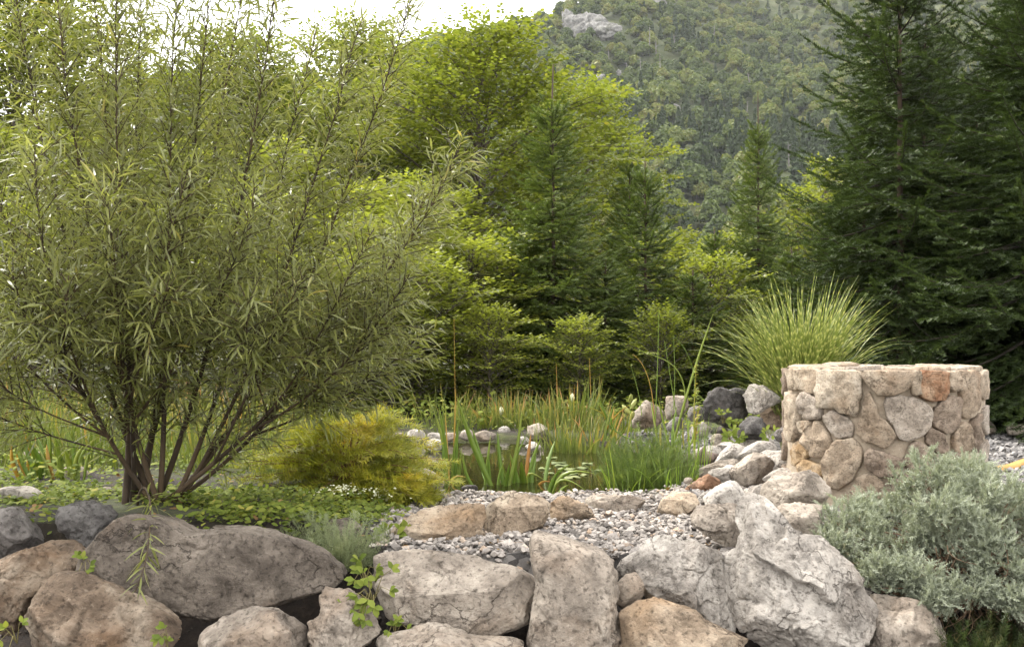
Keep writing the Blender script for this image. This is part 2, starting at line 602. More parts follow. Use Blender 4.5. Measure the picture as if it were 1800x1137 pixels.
def water_mat():
    m, N, L = mat_new('pond_water')
    out = N.new('ShaderNodeOutputMaterial')
    tc = N.new('ShaderNodeTexCoord')
    no = N.new('ShaderNodeTexNoise'); no.inputs['Scale'].default_value = 5.0; no.inputs['Detail'].default_value = 2
    L.new(tc.outputs['Object'], no.inputs['Vector'])
    bp = N.new('ShaderNodeBump'); bp.inputs['Strength'].default_value = .05; bp.inputs['Distance'].default_value = .05
    L.new(no.outputs['Fac'], bp.inputs['Height'])
    tr = N.new('ShaderNodeBsdfTransparent'); tr.inputs['Color'].default_value = (.50, .42, .16, 1)
    df = N.new('ShaderNodeBsdfDiffuse'); df.inputs['Color'].default_value = (.030, .030, .010, 1)
    ma = N.new('ShaderNodeMixShader'); ma.inputs['Fac'].default_value = .55
    L.new(tr.outputs[0], ma.inputs[1]); L.new(df.outputs[0], ma.inputs[2])
    gl = N.new('ShaderNodeBsdfGlossy'); gl.inputs['Roughness'].default_value = .03
    gl.inputs['Color'].default_value = (.95, .95, .95, 1)
    L.new(bp.outputs[0], gl.inputs['Normal'])
    fr = N.new('ShaderNodeFresnel'); fr.inputs['IOR'].default_value = 1.36
    L.new(bp.outputs[0], fr.inputs['Normal'])
    mb = N.new('ShaderNodeMixShader')
    L.new(fr.outputs[0], mb.inputs['Fac']); L.new(ma.outputs[0], mb.inputs[1]); L.new(gl.outputs[0], mb.inputs[2])
    L.new(mb.outputs[0], out.inputs['Surface'])
    return m
aa = np.linspace(0, 2 * pi, 97)[:-1]
rr = 1.05 / (np.abs(np.cos(aa)) ** 2.6 + np.abs(np.sin(aa)) ** 2.6) ** (1 / 2.6)
wv = [np.stack([PCX + PRX * rr * s * np.cos(aa), PCY + PRY * rr * s * np.sin(aa), np.full(96, WATER_Z)], 1) for s in (1.0, .66, .33)]
wv.append(np.array([[PCX, PCY, WATER_Z]]))
k = np.arange(96); k2 = (k + 1) % 96
wq = np.concatenate([np.stack([k + 96 * r, k2 + 96 * r, k2 + 96 * (r + 1), k + 96 * (r + 1)], 1) for r in (0, 1)])
wt = np.stack([k + 192, k2 + 192, np.full(96, 288)], 1)
tag(obj('pond_water', mesh_np('pond_water', np.concatenate(wv), [wq, wt]), water_mat()), 'still olive green water of the garden pond', 'water', kind='structure')

# ---- mountain: one flank rising to the right, lower ridge running off to the left
def ridge_tan(px):
    P = [-2500, -900, 0, 330, 570, 690, 760, 830, 885, 935, 985, 1010, 1100, 1400, 1900, 2600, 4000]
    Y = [250, 230, 205, 150, 150, 110, 62, 55, 46, 38, 22, 2, -70, -150, -200, -180, 0]
    return (HY - np.interp(px, P, Y)) / FPX

def mount_z(x, y):
    x = np.asarray(x, float); y = np.asarray(y, float)
    px = 900 + FPX * x / np.maximum(y, 1.0)
    e = ridge_tan(px)
    d = y
    base = 190.0
    slope = 0.56
    dr = base / (1 - np.minimum(e, .42) / slope)
    up = slope * (d - base)
    top = slope * (dr - base)
    z = np.where(d < dr, up, top - 0.5 * (d - dr))
    n = 22 * noise2(x, y, .006, 31.0) + 9 * noise2(x, y, .019, 32.0) + 3 * noise2(x, y, .05, 33.0)
    env = sstep(base, base + 120, d) * (0.25 + 0.75 * sstep(0, 90, np.abs(d - dr)))
    return z + n * env - 1.5

md = np.concatenate([np.linspace(186, 420, 60), np.linspace(425, 760, 56)[0:], np.linspace(775, 1050, 10)])
mpx = np.linspace(-1000, 2800, 130)
MD, MP = np.meshgrid(md, mpx, indexing='ij')
MX = (MP - 900) / FPX * MD
MZ = mount_z(MX, MD)
na = len(mpx)
ii = (np.arange(len(md) - 1)[:, None] * na + np.arange(na - 1)[None]).ravel()
mF = np.stack([ii, ii + 1, ii + na + 1, ii + na], 1)
def mount_mat():
    m, N, L = mat_new('mountain_ground')
    out = N.new('ShaderNodeOutputMaterial')
    tc = N.new('ShaderNodeTexCoord')
    no = N.new('ShaderNodeTexNoise'); no.inputs['Scale'].default_value = .05; no.inputs['Detail'].default_value = 8; no.inputs['Roughness'].default_value = .7
    L.new(tc.outputs['Object'], no.inputs['Vector'])
    r = ramp(N, [(.3, (.03, .042, .015)), (.5, (.055, .068, .024)), (.66, (.085, .09, .035)), (.82, (.20, .185, .16))])
    L.new(no.outputs['Fac'], r.inputs['Fac'])
    pb = N.new('ShaderNodeBsdfPrincipled'); pb.inputs['Roughness'].default_value = 1
    bp = N.new('ShaderNodeBump'); bp.inputs['Distance'].default_value = 3.0
    L.new(no.outputs['Fac'], bp.inputs['Height']); L.new(bp.outputs[0], pb.inputs['Normal'])
    L.new(r.outputs['Color'], pb.inputs['Base Color']); L.new(pb.outputs[0], out.inputs['Surface'])
    return m
tag(obj('mountain', mesh_np('mountain', np.stack([MX.ravel(), MD.ravel(), MZ.ravel()], 1), mF), mount_mat()),
    'steep mountain flank rising behind the garden', 'mountain', kind='structure')

# ================================================================== ROCKS
def ico(sub):
    import bmesh
    b = bmesh.new()
    bmesh.ops.create_icosphere(b, subdivisions=sub, radius=1.0)
    b.verts.ensure_lookup_table()
    V = np.array([v.co[:] for v in b.verts])
    F = np.array([[v.index for v in f.verts] for f in b.faces])
    b.free()
    return norm(V), F
ICO = {s: ico(s) for s in (1, 2, 3, 4, 5, 6, 7)}

def star_radius(pts, c, n=360):
    """distance from c to the outline for n directions"""
    th = np.linspace(-pi, pi, n, endpoint=False)
    D = np.stack([np.cos(th), np.sin(th)], 1)
    A = np.asarray(pts, float) - c
    B = np.roll(A, -1, axis=0)
    E = B - A
    R = np.zeros(n)
    for k in range(len(A)):
        den = D[:, 0] * E[k, 1] - D[:, 1] * E[k, 0]
        den = np.where(np.abs(den) < 1e-9, 1e-9, den)
        t = (A[k, 0] * E[k, 1] - A[k, 1] * E[k, 0]) / den
        s = (A[k, 0] * D[:, 1] - A[k, 1] * D[:, 0]) / den
        ok = (s >= -1e-6) & (s <= 1 + 1e-6) & (t > 0)
        R = np.where(ok & (t > R), t, R)
    R[R == 0] = R[R > 0].min()
    ker = np.ones(7) / 7
    return np.convolve(np.concatenate([R[-3:], R, R[:3]]), ker, 'valid')

def shape_rock(R_of, T, res, rg, rough=.05, sq=2.6, planes=(), facets=6, lean=0.0, cracks=1.0, strata=0.0, fvar=(.67, .91), block=.034):
    """closed rock body: outline radius R_of(phi), half depth T, broken by planes and blocks, roughened"""
    S, F = ICO[res]
    rho = np.hypot(S[:, 0], S[:, 2])
    phi = np.arctan2(S[:, 2], S[:, 0])
    psi = np.arctan2(np.abs(S[:, 1]), rho)
    g = np.cos(psi) ** (2 / sq)
    h = np.sin(psi) ** (2 / sq)
    r = R_of(phi)
    P = np.stack([r * g * np.cos(phi), np.sign(S[:, 1]) * T * h, r * g * np.sin(phi)], 1)
    size = float(np.mean(r))
    pl = list(planes)
    for _ in range(facets * 2):
        n = norm(np.array([rg.normal() * .9, -abs(rg.normal()) - .25, rg.normal() * .9]))
        pl.append((n, rg.uniform(*fvar)))
    for _ in range(3):
        n = norm(np.array([rg.normal(), rg.uniform(.3, 1.0), rg.normal()]))
        pl.append((n, rg.uniform(.7, .9)))
    for n, f in pl:
        n = norm(n)
        s = P @ n
        ex = np.maximum(s - f * s.max(), 0)
        k = .006 * size
        ex = ex - k * (1 - np.exp(-ex / k)) * .6
        P = P - n[None] * (ex * .97)[:, None]
    N = norm(P / np.array([size, T, size])[None] ** 1.2)
    off = rg.uniform(0, 90, 3)
    q = P / size
    warp = np.stack([perlin(q * 2.3 + off + 5), perlin(q * 2.3 + off + 25), perlin(q * 2.3 + off + 45)], 1)
    n1 = fbm(q * 1.2 + off, 3)
    n2 = fbm(q * 3.6 + off + 9 + .3 * warp, 6, .62)
    rid = 1 - np.abs(perlin(q * 2.4 + off + 30 + .4 * warp)) * 2.4
    rid2 = 1 - np.abs(perlin(q * 5.2 + off + 33 + .4 * warp)) * 2.4
    disp = size * rough * (1.0 * n1 + .62 * n2 + .40 * np.maximum(rid, 0) + .2 * np.maximum(rid2, 0))
    if cracks:
        K = 16
        sd = q[rg.integers(0, len(q), K)] + rg.normal(0, .12, (K, 3))
        dm = np.linalg.norm((q + .22 * warp)[:, None, :] * np.array([1, 1, 1.25]) - sd[None] * np.array([1, 1, 1.25]), axis=2)
        o2 = np.sort(dm, axis=1)[:, :2]
        edge = o2[:, 1] - o2[:, 0]
        amp = rg.normal(0, 1, K)[np.argmin(dm, axis=1)]
        disp = disp + block * size * amp * sstep(0, .07, edge)
        gate = sstep(-.15, .3, perlin(q * 1.1 + off + 81))
        disp = disp - cracks * size * .075 * np.exp(-(edge / .020) ** 2) * gate
        c2 = np.abs(perlin(q * np.array([2.6, 2.0, 1.2]) + off + 70) + .3 * perlin(q * 6 + off + 3))
        disp = disp - cracks * size * .05 * np.exp(-(c2 / .020) ** 2) * (1 - gate)
        pit = perlin(q * 8.5 + off + 15)
        disp = disp - cracks * size * .03 * sstep(.40, .62, pit)
    if strata:
        w = q[:, 2] * 7 + .9 * n1 + q[:, 0] * 1.0
        saw = w - np.floor(w)
        disp = disp + strata * size * (saw - .5) * (.6 + n2)
    P = P + N * disp[:, None]
    P[:, 1] += lean * P[:, 2]
    return P, F

ZR = {1: (0, 757, 2.992), 2: (400, 757, 2.992), 3: (900, 757, 2.992), 4: (1200, 757, 2.992),
      5: (600, 640, 4.495), 6: (950, 640, 3.989), 7: (1350, 600, 3.989), 8: (1180, 740, 7.108), 9: (440, 660, 4.212)}
def TR(z, pts):
    x0, y0, s = ZR[z]
    return np.array([[x0 + p[0] / s, y0 + p[1] / s] for p in pts])
def ELL(z, cx, cy, rx, ry, n=14, seed=0):
    rg = np.random.default_rng(int(cx * 7 + cy + seed))
    a = np.linspace(0, 2 * pi, n, endpoint=False)
    j = rg.uniform(.86, 1.12, n)
    return TR(z, np.stack([cx + rx * j * np.cos(a), cy + ry * j * np.sin(a)], 1))

def rock(pix, d, mat, label, name='boulder', group=None, res=5, depth=.8, seed=None, zg=None, grow=1.03, **kw):
    """pix: outline in photo pixels; d: forward distance (None: from the row where it meets the ground)"""
    pix = np.asarray(pix, float)
    if group == SLAB_GROUP:
        grow, res = 1.24, 5
        mat = {'tan': 'pale', 'pale': 'white'}.get(mat, mat)
    pix = pix.mean(0) + (pix - pix.mean(0)) * grow
    if d is None:
        d = FPX * (CZ - (0.0 if zg is None else zg)) / (pix[:, 1].max() - HY)
        d = d + .25 * (pix[:, 0].max() - pix[:, 0].min()) * d / FPX
    A = pix[:, 0] * np.roll(pix[:, 1], -1) - np.roll(pix[:, 0], -1) * pix[:, 1]
    c = np.array([((pix[:, 0] + np.roll(pix[:, 0], -1)) * A).sum(), ((pix[:, 1] + np.roll(pix[:, 1], -1)) * A).sum()]) / (3 * A.sum())
    m = d / FPX
    loc = W(c[0], c[1], d)
    uv = (pix - c) * np.array([m, -m])
    R = star_radius(uv, np.zeros(2))
    rg = np.random.default_rng(int(seed if seed is not None else (c[0] * 3 + c[1] * 7)))
    tgt = np.linspace(-pi, pi, 361)
    R_of = lambda ph: np.interp(ph, tgt, np.append(R, R[0]))
    T = depth * float(np.sqrt(np.mean(R ** 2)))
    if name != 'cliff':
        kw['lean'] = kw.get('lean', 0.0) * .4
    V, F = shape_rock(R_of, T, res, rg, **kw)
    o = obj(name, mesh_np(name, V, F), ROCK[mat], loc=loc)
    return tag(o, label, 'rock' if name == 'boulder' else 'stone', group)

SLAB_GROUP = 'flat stones on the bank between pond and well'
TOP = lambda f, b=-.35: ((0.0, b, .94), f)
WALL = 'boulders of the dry stone retaining wall'
rock(TR(1, [(450, 760), (455, 650), (575, 500), (640, 450), (745, 440), (900, 485), (1010, 540), (1200, 515), (1330, 525), (1540, 555), (1690, 600), (1790, 720), (1795, 790), (1620, 830), (1400, 905), (1150, 960), (960, 965), (830, 915), (720, 850), (610, 805)]),
     3.78, 'grey', 'huge flat grey slab rock lying just below the willow', group=WALL, res=7, depth=.52, rough=.036, sq=4.0, facets=2, lean=.22, fvar=(.85, .96), planes=[((-.02, -1, .12), .6)], cracks=.45, block=.02, seed=3)
rock(TR(1, [(100, 1137), (118, 1060), (170, 960), (215, 825), (260, 790), (400, 790), (520, 832), (650, 885), (760, 920), (860, 980), (940, 1060), (955, 1140), (900, 1280), (500, 1330), (150, 1270)]),
     3.52, 'brown', 'big rust-mottled brown boulder at the bottom, under the left end of the grey slab', group=WALL, res=6, depth=.75, rough=.045, sq=3.0, facets=4, lean=.3, cracks=.7, seed=8, planes=[((.1, -.75, .65), .62)])
rock(TR(1, [(-10, 700), (100, 648), (240, 598), (340, 585), (405, 640), (445, 760), (430, 790), (330, 800), (225, 850), (180, 960), (115, 1070), (40, 1110), (-60, 1080), (-90, 850)]),
     3.8, 'brown', 'greyish brown boulder wedged between the dark jagged rock and the rust-mottled boulder', group=WALL, res=6, depth=.8, rough=.05, sq=3.0, lean=.3, seed=14)
rock(TR(1, [(-90, 440), (0, 420), (65, 418), (150, 468), (212, 540), (205, 600), (130, 655), (0, 705), (-90, 690)]),
     4.05, 'slate', 'blue-grey rounded rock cut by the left edge of the photo', group=WALL, res=5, depth=.9, rough=.05, seed=21, lean=.2)
rock(TR(1, [(270, 480), (320, 400), (400, 388), (480, 385), (580, 398), (655, 440), (595, 485), (545, 545), (475, 632), (420, 630), (340, 570), (288, 522)]),
     4.15, 'dark', 'dark jagged rock beside the foot of the willow', group=WALL, res=5, depth=.7, rough=.08, seed=30, lean=.2)
rock(TR(1, [(955, 490), (1010, 462), (1130, 480), (1250, 485), (1400, 485), (1510, 500), (1570, 560), (1300, 590), (1050, 580)]),
     4.35, 'grey', 'thin grey slab peeping out behind the huge flat slab', group=WALL, res=4, depth=.6, rough=.06, seed=33, planes=[TOP(.8)])
rock(TR(1, [(990, 1140), (1060, 1068), (1150, 998), (1300, 950), (1450, 945), (1495, 990), (1590, 1060), (1640, 1120), (1660, 1230), (1500, 1330), (1050, 1290)]),
     3.5, 'pale', 'smooth whitish boulder at the bottom under the dark soil gap', group=WALL, res=6, depth=.85, rough=.035, cracks=.4, seed=41, lean=.35)
rock(TR(2, [(420, 1005), (478, 985), (500, 960), (488, 885), (515, 850), (620, 862), (685, 900), (725, 930), (800, 985), (812, 1040), (745, 1095), (690, 1140), (680, 1230), (450, 1240), (440, 1080)]),
     3.55, 'pale', 'knobbly upright rock with a knuckled top left of the clover plant', group=WALL, res=6, depth=.8, rough=.09, seed=47, lean=.25)
rock(TR(2, [(715, 725), (755, 680), (830, 652), (940, 655), (1100, 665), (1300, 685), (1440, 675), (1510, 715), (1590, 760), (1628, 800), (1618, 870), (1588, 965), (1500, 1010), (1330, 1050), (1200, 1078), (1100, 1055), (1000, 995), (870, 955), (835, 900), (795, 810), (735, 765)]),
     3.74, 'pale', 'wide cream rock with a flat bright top in front of the gravel', group=WALL, res=6, depth=.8, rough=.03, sq=3.6, facets=3, seed=52, planes=[((-.03, -.5, .86), .55), ((.03, -1, -.12), .8)], cracks=.7, lean=.1, fvar=(.88, .97))
rock(TR(2, [(670, 1140), (740, 1093), (900, 1052), (1060, 1036), (1200, 1072), (1350, 1108), (1500, 1100), (1580, 1130), (1600, 1250), (690, 1250)]),
     3.45, 'pale', 'low tan-white rock at the bottom with a rusty hollow', group=WALL, res=6, depth=.8, rough=.05, seed=58, lean=.3)
rock(TR(3, [(90, 1050), (105, 950), (138, 790), (108, 690), (106, 600), (133, 560), (200, 580), (300, 605), (420, 635), (525, 680), (565, 745), (556, 900), (555, 1010), (540, 1137), (520, 1250), (100, 1250)]),
     3.6, 'pale', 'tall pitted upright rock standing between the cream rock and the rounded stone', group=WALL, res=6, depth=.65, rough=.04, sq=3.4, facets=3, lean=.4, cracks=1.1, seed=63, fvar=(.84, .96))
rock(TR(3, [(552, 720), (575, 680), (640, 645), (735, 650), (740, 700), (660, 735), (610, 760), (560, 790)]),
     3.78, 'white', 'small pale rock wedged above the rounded stone', group=WALL, res=4, depth=.8, rough=.05, seed=64)
rock(TR(3, [(547, 900), (556, 800), (600, 755), (655, 745), (695, 800), (696, 850), (655, 915), (590, 942)]),
     3.68, 'pale', 'smooth egg-shaped stone beside the tall pitted rock', group=WALL, res=4, depth=.9, rough=.03, cracks=.2, sq=2.1, facets=1, seed=66)
rock(TR(3, [(632, 700), (700, 625), (740, 585), (830, 575), (920, 605), (960, 590), (1040, 635), (1135, 655), (1158, 740), (1150, 850), (1168, 950), (1150, 1035), (1105, 1048), (1010, 1005), (955, 955), (875, 905), (755, 855), (675, 795), (632, 745)]),
     3.68, 'white', 'wedge-shaped white rock with long slits and a steep ridge', group=WALL, res=7, depth=.7, rough=.035, sq=3.2, facets=3, seed=71, planes=[((-.25, -.75, .6), .52), ((.75, -.6, .25), .6)], lean=.45, cracks=1.2)
rock(TR(3, [(545, 1015), (600, 965), (680, 915), (830, 885), (965, 948), (1015, 1010), (1145, 1070), (1310, 1137), (1320, 1260), (520, 1260), (535, 1100)]),
     3.5, 'tan', 'orange-tinged boulder at the bottom beneath the wedge-shaped rock', group=WALL, res=6, depth=.85, rough=.035, cracks=.6, seed=77, lean=.4)
rock(TR(4, [(245, 690), (318, 648), (360, 520), (375, 412), (430, 400), (505, 445), (565, 530), (608, 600), (720, 605), (795, 680), (855, 748), (905, 788), (965, 785), (1012, 860), (1010, 1000), (965, 1068), (860, 1088), (735, 1078), (660, 1128), (560, 1098), (455, 1070), (432, 1145), (352, 1108), (275, 995), (250, 850)]),
     3.62, 'white', 'large gnarled white rock with a spike on top beside the silvery bush', group=WALL, res=7, depth=.72, rough=.048, sq=2.9, facets=5, lean=.42, cracks=.8, seed=83, block=.06, planes=[((.15, -.8, .6), .66)])
rock(TR(4, [(970, 1140), (995, 1000), (1010, 870), (1100, 878), (1250, 895), (1345, 958), (1388, 1060), (1395, 1230), (970, 1250)]),
     3.6, 'pale', 'cracked pale rock at the bottom below the silvery bush', group=WALL, res=6, depth=.8, rough=.05, seed=88, lean=.35)
rock(TR(4, [(420, 1060), (470, 1040), (560, 1090), (700, 1110), (900, 1080), (960, 1110), (960, 1240), (400, 1240)]),
     3.62, 'slate', 'grey fragment tucked under the gnarled white rock', group=WALL, res=4, depth=.6, rough=.09, seed=89)
for (px, py, rx, ry, d, mt, lab) in [(1905, 1120, 120, 75, 3.6, 'pale', 'pale boulder just beyond the right edge under the silvery bush'), (2120, 1110, 120, 80, 3.6, 'grey', 'grey boulder further along the wall beyond the right edge'),
                                     (2330, 1100, 120, 80, 3.65, 'white', 'white boulder far along the wall beyond the right edge')]:
    a = np.linspace(0, 2 * pi, 16, endpoint=False)
    j = np.random.default_rng(int(px)).uniform(.9, 1.1, 16)
    rock(np.stack([px + rx * j * np.cos(a), py + ry * j * np.sin(a)], 1), d, mt, lab, group=WALL, res=5, depth=.8, rough=.05, lean=.3)
BANK = 'rocks edging the gravel and the pond'
rock(TR(4, [(28, 485), (85, 400), (130, 365), (260, 390), (300, 375), (362, 388), (385, 480), (355, 572), (325, 642), (260, 648), (180, 605), (95, 545)]),
     4.05, 'pale', 'cracked blocky rock leaning above the wedge-shaped rock', group=BANK, res=6, depth=.75, rough=.05, sq=3.2, seed=91, planes=[TOP(.7)], cracks=1.3)
rock(TR(4, [(85, 375), (170, 308), (250, 266), (292, 276), (335, 370), (345, 410), (260, 430), (130, 400)]),
     4.45, 'white', 'smooth cream rock behind the cracked blocky rock', group=BANK, res=4, depth=.9, rough=.05, seed=94)
rock(TR(4, [(390, 395), (435, 288), (508, 218), (600, 222), (720, 212), (765, 270), (782, 330), (745, 385), (640, 400), (480, 415)]),
     4.55, 'pale', 'large split grey rock leaning against the foot of the round stone well', group=BANK, res=5, depth=.75, rough=.04, sq=3.2, seed=97, planes=[((-.5, -.6, .6), .6), ((.4, -.6, .7), .6)])
rock(TR(4, [(455, 425), (560, 378), (640, 374), (745, 392), (710, 480), (695, 545), (645, 605), (598, 605), (556, 535), (500, 455)]),
     4.15, 'pale', 'grey rock between the spiked white rock and the silvery bush', group=BANK, res=5, depth=.8, rough=.05, seed=99)
rock(TR(3, [(742, 405), (790, 358), (860, 322), (960, 326), (980, 380), (945, 445), (830, 458), (765, 445)]),
     None, 'tan', 'rounded yellowish tan rock at the near shore of the pond', group=BANK, res=5, depth=.9, rough=.03, seed=101, planes=[TOP(.7)], cracks=.4)
rock(TR(3, [(200, 440), (195, 370), (260, 336), (340, 375), (400, 396), (495, 455), (440, 476), (350, 470), (270, 490), (205, 490)]),
     None, 'tan', 'brown layered rock with a dark overhang next to the gravel', group=BANK, res=5, depth=.8, rough=.07, strata=.10, seed=104)
rock(TR(3, [(350, 365), (430, 322), (480, 342), (540, 336), (600, 332), (660, 355), (735, 392), (752, 425), (650, 450), (500, 450), (400, 410)]),
     None, 'pale', 'low row-like pale rock with bent layers along the near shore', group=BANK, res=5, depth=.6, rough=.08, strata=.10, seed=107)
rock(TR(2, [(1345, 425), (1400, 378), (1480, 326), (1580, 306), (1645, 336), (1705, 400), (1716, 470), (1655, 515), (1550, 548), (1420, 568), (1355, 545)]),
     None, 'tan', 'big angular tan rock at the upper edge of the gravel', group=BANK, res=6, depth=.8, rough=.035, sq=3.2, seed=110, planes=[((-.1, -.35, .9), .55), ((.0, -1, 0), .6)], cracks=.5)
rock(TR(2, [(832, 545), (900, 486), (960, 455), (1080, 415), (1250, 385), (1345, 395), (1355, 450), (1325, 512), (1370, 580), (1280, 578), (1200, 598), (1080, 618), (960, 618), (865, 578)]),
     None, 'tan', 'long low slanting tan rock left of the gravel', group=BANK, res=6, depth=.75, rough=.045, sq=3.2, seed=113, planes=[((-.1, -.4, .88), .5)], cracks=.8)
rock(TR(5, [(370, 830), (470, 786), (560, 780), (650, 825), (740, 865), (822, 950), (805, 1005), (740, 1040), (660, 1012), (560, 1000), (465, 920)]),
     5.75, 'pale', 'pitted lichen-spotted rock between the orange shrub and the pond', group=BANK, res=5, depth=.7, rough=.08, seed=116, cracks=1.4)
rock(TR(2, [(430, 545), (480, 500), (530, 470), (640, 468), (700, 500), (750, 560), (740, 640), (600, 680), (460, 650)]),
     4.3, 'grey', 'grey rock half hidden behind the small grey-green lavender tuft', group=BANK, res=4, depth=.7, rough=.06, seed=118)
# flat stones on the bank right of the pond (zoom 8)
SLAB = 'flat stones on the bank between pond and well'
rock(TR(8, [(225, 690), (300, 620), (430, 580), (600, 520), (760, 495), (860, 540), (850, 585), (700, 600), (560, 620), (420, 690), (300, 715)]), 6.45, 'tan', 'long thin slab jutting over the pond edge', group=SLAB, res=4, depth=.7, rough=.06, seed=121, planes=[TOP(.8)])
rock(TR(8, [(180, 890), (290, 790), (440, 700), (520, 720), (650, 800), (560, 860), (430, 900), (320, 960), (220, 930)]), 5.7, 'rust', 'reddish brown veined stone at the water edge', group=SLAB, res=4, depth=.8, rough=.07, seed=123)
rock(TR(8, [(400, 690), (560, 620), (680, 600), (790, 650), (850, 760), (760, 800), (640, 820), (480, 730)]), 5.95, 'pale', 'flat pale stone just above the reddish veined stone', group=SLAB, res=4, depth=.8, rough=.06, seed=125, planes=[TOP(.8)])
rock(TR(8, [(800, 640), (900, 500), (1000, 430), (1090, 440), (1220, 510), (1290, 610), (1240, 700), (1160, 790), (970, 880), (850, 800)]), 5.9, 'tan', 'coarse grainy cream rock in the middle of the bank', group=SLAB, res=5, depth=.7, rough=.05, seed=127, planes=[TOP(.8)], cracks=.5)
rock(TR(8, [(560, 520), (640, 420), (740, 320), (880, 300), (940, 350), (860, 450), (800, 510), (680, 510)]), 6.75, 'pale', 'slanting pale slab behind the driftwood', group=SLAB, res=4, depth=.8, rough=.06, seed=129)
rock(TR(8, [(830, 460), (930, 340), (1090, 275), (1200, 280), (1340, 320), (1250, 400), (1100, 440), (950, 450)]), 6.7, 'white', 'broad white slab with a reddish corner near the well', group=SLAB, res=4, depth=.8, rough=.05, seed=131, planes=[TOP(.78)])
rock(TR(8, [(820, 290), (860, 220), (1050, 230), (1190, 180), (1280, 260), (1250, 320), (1000, 330), (840, 330)]), 7.35, 'pale', 'wavy flat stone below the grey boulders', group=SLAB, res=4, depth=.8, rough=.07, seed=133, planes=[TOP(.8)])
rock(TR(8, [(1100, 500), (1250, 420), (1380, 400), (1480, 440), (1500, 560), (1400, 620), (1290, 600), (1200, 510)]), 6.2, 'white', 'bright flat stone touching the left side of the well', group=SLAB, res=4, depth=.8, rough=.06, seed=135, planes=[TOP(.75)])
rock(TR(8, [(1180, 720), (1280, 640), (1400, 600), (1520, 640), (1500, 720), (1380, 760), (1250, 780)]), 5.45, 'white', 'white slab in front of the left foot of the well', group=SLAB, res=4, depth=.8, rough=.05, seed=137, planes=[TOP(.75)])
rock(TR(8, [(900, 1000), (1000, 860), (1120, 800), (1180, 800), (1110, 900), (1080, 1010), (960, 1060)]), 4.95, 'pale', 'narrow pale stone left of the split grey rock', group=SLAB, res=4, depth=.8, rough=.05, seed=139)
rock(TR(8, [(260, 420), (320, 350), (460, 320), (560, 340), (610, 400), (480, 440), (330, 450)]), 7.0, 'white', 'small white stone propped behind the driftwood', group=SLAB, res=3, depth=.8, rough=.07, seed=141)
rock(TR(8, [(480, 270), (560, 180), (680, 180), (740, 230), (640, 310), (520, 320)]), 7.7, 'tan', 'cream stone with greenery growing over its side', group=SLAB, res=4, depth=.9, rough=.05, seed=143)
rock(TR(8, [(500, 160), (560, 90), (660, 70), (700, 120), (650, 190), (560, 190)]), 8.2, 'slate', 'small grey stone under the dark craggy boulder', group=SLAB, res=3, depth=.9, rough=.06, seed=145)
rock(TR(8, [(560, 330), (640, 280), (760, 270), (800, 330), (700, 400), (590, 400)]), 7.1, 'pale', 'broken pale slab right above the driftwood', group=SLAB, res=4, depth=.8, rough=.06, seed=181, planes=[TOP(.7)])
rock(TR(8, [(600, 640), (700, 560), (800, 560), (860, 640), (800, 700), (680, 700)]), 6.2, 'pale', 'flat stone left of the grainy cream rock', group=SLAB, res=4, depth=.8, rough=.06, seed=182, planes=[TOP(.7)])
rock(TR(8, [(1240, 560), (1330, 480), (1450, 470), (1500, 540), (1420, 610), (1300, 620)]), 5.9, 'pale', 'pale flat stone tucked behind the white slab at the well', group=SLAB, res=4, depth=.8, rough=.06, seed=183, planes=[TOP(.7)])
rock(TR(8, [(330, 1000), (420, 900), (560, 880), (640, 900), (560, 980), (420, 1040)]), 5.15, 'pale', 'small pale stone between the tan shore rock and the cream rock', group=SLAB, res=4, depth=.8, rough=.06, seed=184, planes=[TOP(.7)])
rock(TR(8, [(880, 900), (960, 850), (1060, 870), (1040, 940), (930, 960)]), 5.2, 'pale', 'little cream stone below the grainy cream rock', group=SLAB, res=4, depth=.8, rough=.06, seed=185, planes=[TOP(.7)])
rock(TR(8, [(1090, 420), (1200, 370), (1320, 400), (1330, 470), (1200, 500), (1110, 480)]), 6.55, 'pale', 'flat pale stone in front of the broad white slab', group=SLAB, res=4, depth=.8, rough=.06, seed=186, planes=[TOP(.7)])
# behind the pond, right (zoom 6)
FARB = 'boulders beyond the pond beside the zebra grass'
rock(TR(6, [(595, 395), (690, 308), (740, 256), (865, 320), (868, 390), (790, 440), (700, 450), (620, 445)]), 8.9, 'pale', 'pointed pale boulder behind the reeds', group=FARB, res=4, depth=.8, rough=.06, seed=151, sq=3)
rock(TR(6, [(876, 310), (888, 228), (940, 222), (1015, 222), (1050, 290), (965, 375), (888, 390)]), 8.6, 'pale', 'square-topped pale boulder right of the pointed one', group=FARB, res=4, depth=.8, rough=.05, seed=153, sq=3.6)
rock(TR(6, [(880, 430), (950, 370), (1000, 380), (990, 450), (940, 480), (890, 470)]), 8.0, 'slate', 'grey rock below the square-topped boulder', group=FARB, res=4, depth=.8, rough=.05, seed=155)
rock(TR(6, [(1020, 350), (1060, 300), (1130, 290), (1160, 340), (1140, 400), (1060, 410)]), 8.3, 'slate', 'small grey rock left of the dark craggy boulder', group=FARB, res=3, depth=.8, rough=.06, seed=157)
rock(TR(6, [(1146, 270), (1190, 218), (1250, 160), (1305, 186), (1400, 180), (1456, 220), (1458, 350), (1425, 436), (1340, 456), (1260, 410), (1156, 400)]), 8.0, 'dark', 'big dark craggy boulder left of the well', group=FARB, res=5, depth=.8, rough=.09, seed=159, cracks=1.5)
rock(TR(6, [(1436, 205), (1480, 126), (1535, 150), (1630, 160), (1705, 208), (1712, 255), (1600, 296), (1512, 350), (1458, 340)]), 7.6, 'white', 'white boulder perched on the dark ones beside the well', group=FARB, res=5, depth=.8, rough=.05, seed=161, sq=3)
